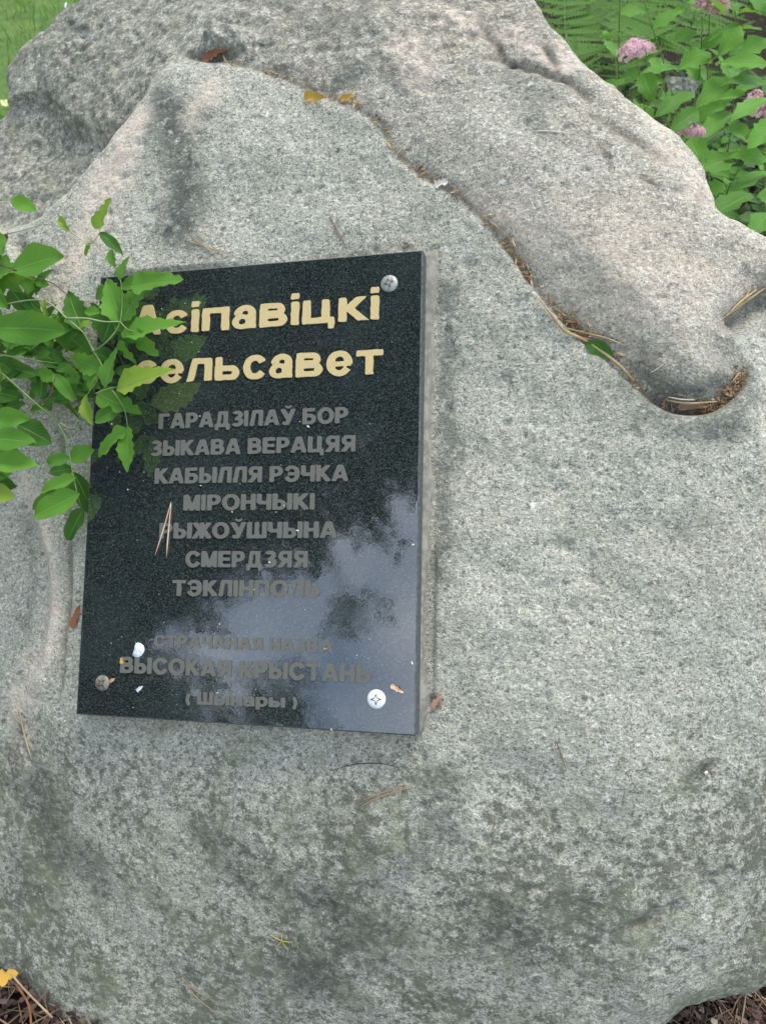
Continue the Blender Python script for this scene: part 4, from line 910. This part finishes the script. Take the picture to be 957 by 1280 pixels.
# ------------------------------------------------------------------ ferns
FERN = island('fern_leaflet', [(.10, .24, .04), (.16, .33, .06)], .55, .4); FERNM = leaf_material('fern_green', (.05, .14, .02), (.12, .27, .04), trans=.4, edge_amt=.2)
def pinna_mesh(seed):
    v = [(0, 0, 0)]; f = []; uv = [(0, .5)]; n = 12; r_ = random.Random(seed); m = MB()
    vv = []; ff = []; uu = []
    for i in range(n):                                         # pinnules left and right of the midrib
        t = i/n; w_ = .115*(1-t)**.7*min(1, .55+t*4); l_ = .055
        for s in (-1, 1):
            b = len(vv); vv += [(0, t, 0), (s*w_*.55, t+.005, .012), (s*w_, t+.05+r_.uniform(-.006, .006), .0), (s*w_*.45, t+l_+.028, .012), (0, t+.08, 0)]
            uu += [(t, .5), (t, .5+s*.25), (t, .5+s*.45), (t, .5+s*.25), (t+.08, .5)]
            ff.append((b, b+1, b+2, b+3, b+4) if s > 0 else (b+4, b+3, b+2, b+1, b))
    me = mesh('leaflet', vv, ff, True); ul = me.uv_layers.new(name='uv')
    for l in me.loops: ul.data[l.index].uv = uu[l.vertex_index]
    me.materials.append(FERNM); return me
PM = [pinna_mesh(i) for i in range(3)]
def fern(rootp, fronds, label):
    e = empty('fern', Matrix.Translation(rootp), label, 'fern')
    for pts, ln in fronds:
        q = spline(pts, 10); mb = MB(); k = len(q); mb.tube(q, [.0016*(1-.75*i/(k-1)) for i in range(k)], 5)
        fr = link('frond', mb.build('frond'), STEM, e); fr.matrix_world = Matrix()
        n = 19
        for i in range(n):
            t = .22+.77*i/n; z = t*(k-1); p = q[int(z)].lerp(q[min(int(z)+1, k-1)], z % 1); T = (q[min(int(z)+1, k-1)]-q[max(int(z)-1, 0)]).normalized()
            s0 = T.cross(Vector((0, -.35, 1))).normalized(); L = ln*(math.sin(math.pi*min((t-.12)/.95, 1))**.7+.05)
            for s in (-1, 1):
                dv = (s0*s+T*.35+Vector((0, 0, -.10))).normalized(); up = Vector((rb.uniform(-.15, .15), -.35, 1))
                o = link('leaflet', PM[rb.randrange(3)], None, fr); o.matrix_world = frame(p, p+dv*L, up, L)
    return e
fern(Vector((.45, 1.45, 0)), [([Vector((.45, 1.45, 0)), cw(716, 110, 1.45), cw(706, 40, 1.50), cw(704, -60, 1.62)], .085),
                              ([Vector((.48, 1.48, 0)), cw(770, 90, 1.6), cw(745, 20, 1.62), cw(700, -40, 1.62)], .08),
                              ([Vector((.45, 1.45, 0)), cw(740, 120, 1.5), cw(700, 60, 1.44), cw(660, 50, 1.4)], .06)], 'light green fern just beyond the top right edge of the boulder')
fern(Vector((.72, 1.55, 0)), [([Vector((.70, 1.5, 0)), cw(808, 80, 1.42), cw(820, 30, 1.45), cw(838, -50, 1.55)], .085),
                              ([Vector((.72, 1.55, 0)), cw(800, 60, 1.7), cw(780, 0, 1.75), cw(765, -70, 1.85)], .09),
                              ([Vector((.72, 1.55, 0)), cw(860, 70, 1.65), cw(885, 10, 1.7), cw(920, -40, 1.75)], .09)], 'light green fern standing between the pink flower clusters')
fern(Vector((.62, 1.95, 0)), [([Vector((.62, 1.95, 0)), cw(760, 60, 2.1), cw(730, 0, 2.1), cw(690, -40, 2.1)], .11),
                              ([Vector((.62, 1.95, 0)), cw(790, 60, 2.1), cw(800, 0, 2.1), cw(830, -40, 2.1)], .11),
                              ([Vector((.62, 1.95, 0)), cw(780, 100, 1.9), cw(785, 60, 1.85), cw(800, 40, 1.75)], .08)], 'fern farthest back behind the other two')
# undergrowth nobody could count; its darkest greens paint in the shade of the gaps
mb = MB(); r_ = random.Random(31)
for i in range(13000):
    x = r_.uniform(.05, 3.2); y = r_.uniform(.85, 4.2); z = abs(r_.gauss(0, .16))*min(1, (y-.6))
    if i % 2: x = r_.uniform(.25, 1.5); y = r_.uniform(.88, 2.0); z = abs(r_.gauss(0, .10))
    L = r_.uniform(.018, .045); a = r_.uniform(0, 6.3)
    d = Vector((math.cos(a), math.sin(a), r_.uniform(-.4, .6)))*L; s = d.cross(Vector((r_.gauss(0, .3), r_.gauss(0, .3), 1))).normalized()*L*.24; c = Vector((x, y, z+.01))
    mb.add([c-d*.5, c+s-d*.08, c+s*.8+d*.2, c+d*.5, c-s*.8+d*.2, c-s-d*.08], [(0, 1, 2, 3, 4, 5)])
o = link('undergrowth', mb.build('undergrowth'), island('undergrowth', [(.008, .022, .006), (.025, .06, .014), (.06, .13, .025), (.012, .03, .008), (.12, .15, .05)], .8, .08)); tag(o, 'tangle of small green leaves and stalks behind the bush and ferns', 'undergrowth', kind='stuff')

# ------------------------------------------------------------------ trees behind the viewer: they shade the left side and are mirrored in the plaque
BARK = plain('bark', (.10, .075, .055), (.20, .16, .12), 12, .9); CROWN = island('tree_leaves', [(.03, .075, .022), (.05, .11, .03), (.07, .14, .04)], .6, .2)
def tree(x, y, h, crown, n, label, seed, ls=.20):
    r_ = random.Random(seed); e = empty('tree', Matrix.Translation((x, y, 0)), label, 'tree'); mb = MB()
    mb.tube(spline([(x, y, -.1), (x+.08, y, h*.35), (x-.05, y+.06, h*.7), (x, y, h)], 5), [.16*(1-.8*i/15) for i in range(16)], 10)
    t = link('trunk', mb.build('trunk'), BARK, e); t.matrix_world = Matrix(); lv = MB(); br = MB()
    wts = [(c[3]*c[4]*c[5])**.8 for c in crown]
    for k in range(n):
        cx, cy, cz, rx, ry, rz = r_.choices(crown, wts)[0]
        while True:
            a, b, c = (r_.uniform(-1, 1) for _ in range(3))
            if a*a+b*b+c*c < 1: break
        p = Vector((cx+a*rx, cy+b*ry, cz+c*rz)); o_ = Vector((p.x-x, p.y-y, 0)); o_ = (o_.normalized() if o_.length > 0 else Vector((1, 0, 0)))+Vector((r_.gauss(0, .5), r_.gauss(0, .5), r_.gauss(-.15, .25)))
        o_.normalize(); bl = r_.uniform(.35, .7)
        if k % 6 == 0: br.tube([(x, y, min(p.z*.8, h*.95)), p.lerp(Vector((x, y, p.z)), .4)+Vector((0, 0, .1)), p], [.02, .012, .005], 5)
        sd_ = o_.cross(Vector((0, 0, 1))).normalized()
        for m in range(11):
            q = p+o_*bl*m/11+Vector((0, 0, -.05*(m/11)**2)); s = -1 if m % 2 else 1; d = (sd_*s+o_*.6+Vector((r_.gauss(0, .15), r_.gauss(0, .15), r_.gauss(-.1, .2)))).normalized()*ls*r_.uniform(.8, 1.3)
            w_ = d.cross(Vector((r_.gauss(0, .4), r_.gauss(0, .4), 1))).normalized()*ls*.15
            lv.add([q, q+d*.35+w_, q+d, q+d*.35-w_], [(0, 1, 2, 3)])
    b_ = link('branches', br.build('branches'), BARK, e); b_.matrix_world = Matrix(); b_['kind'] = 'stuff'
    l_ = link('crown', lv.build('crown'), CROWN, e); l_.matrix_world = Matrix(); l_['kind'] = 'stuff'
tree(-4.3, -.2, 7.5, [(-4.4, -.5, 5.6, 2.6, 1.9, 1.5), (-3.2, -.1, 6.4, 1.7, 1.6, 1.1), (-5.6, -.5, 5.0, 2.0, 2.2, 1.4), (-5.3, -2.2, 5.3, .9, .7, .7), (-3.9, -3.3, 5.8, .22, .18, .15)], 3200, 'broadleaved tree left of the viewer, outside the frame', 41)
tree(-8.6, -3.6, 7., [(-8.4, -3.4, 4.6, 2.0, 2.0, 1.7), (-7.8, -2.4, 5.4, 1.6, 1.6, 1.4), (-9.0, -5.0, 4.4, 2.0, 1.8, 1.3), (-6.6, -4.4, 4.7, 1.3, 1.2, .9), (-5.3, -4.7, 5.6, .6, .5, .4)], 2800, 'smaller broadleaved tree farther behind the viewer, outside the frame', 42)
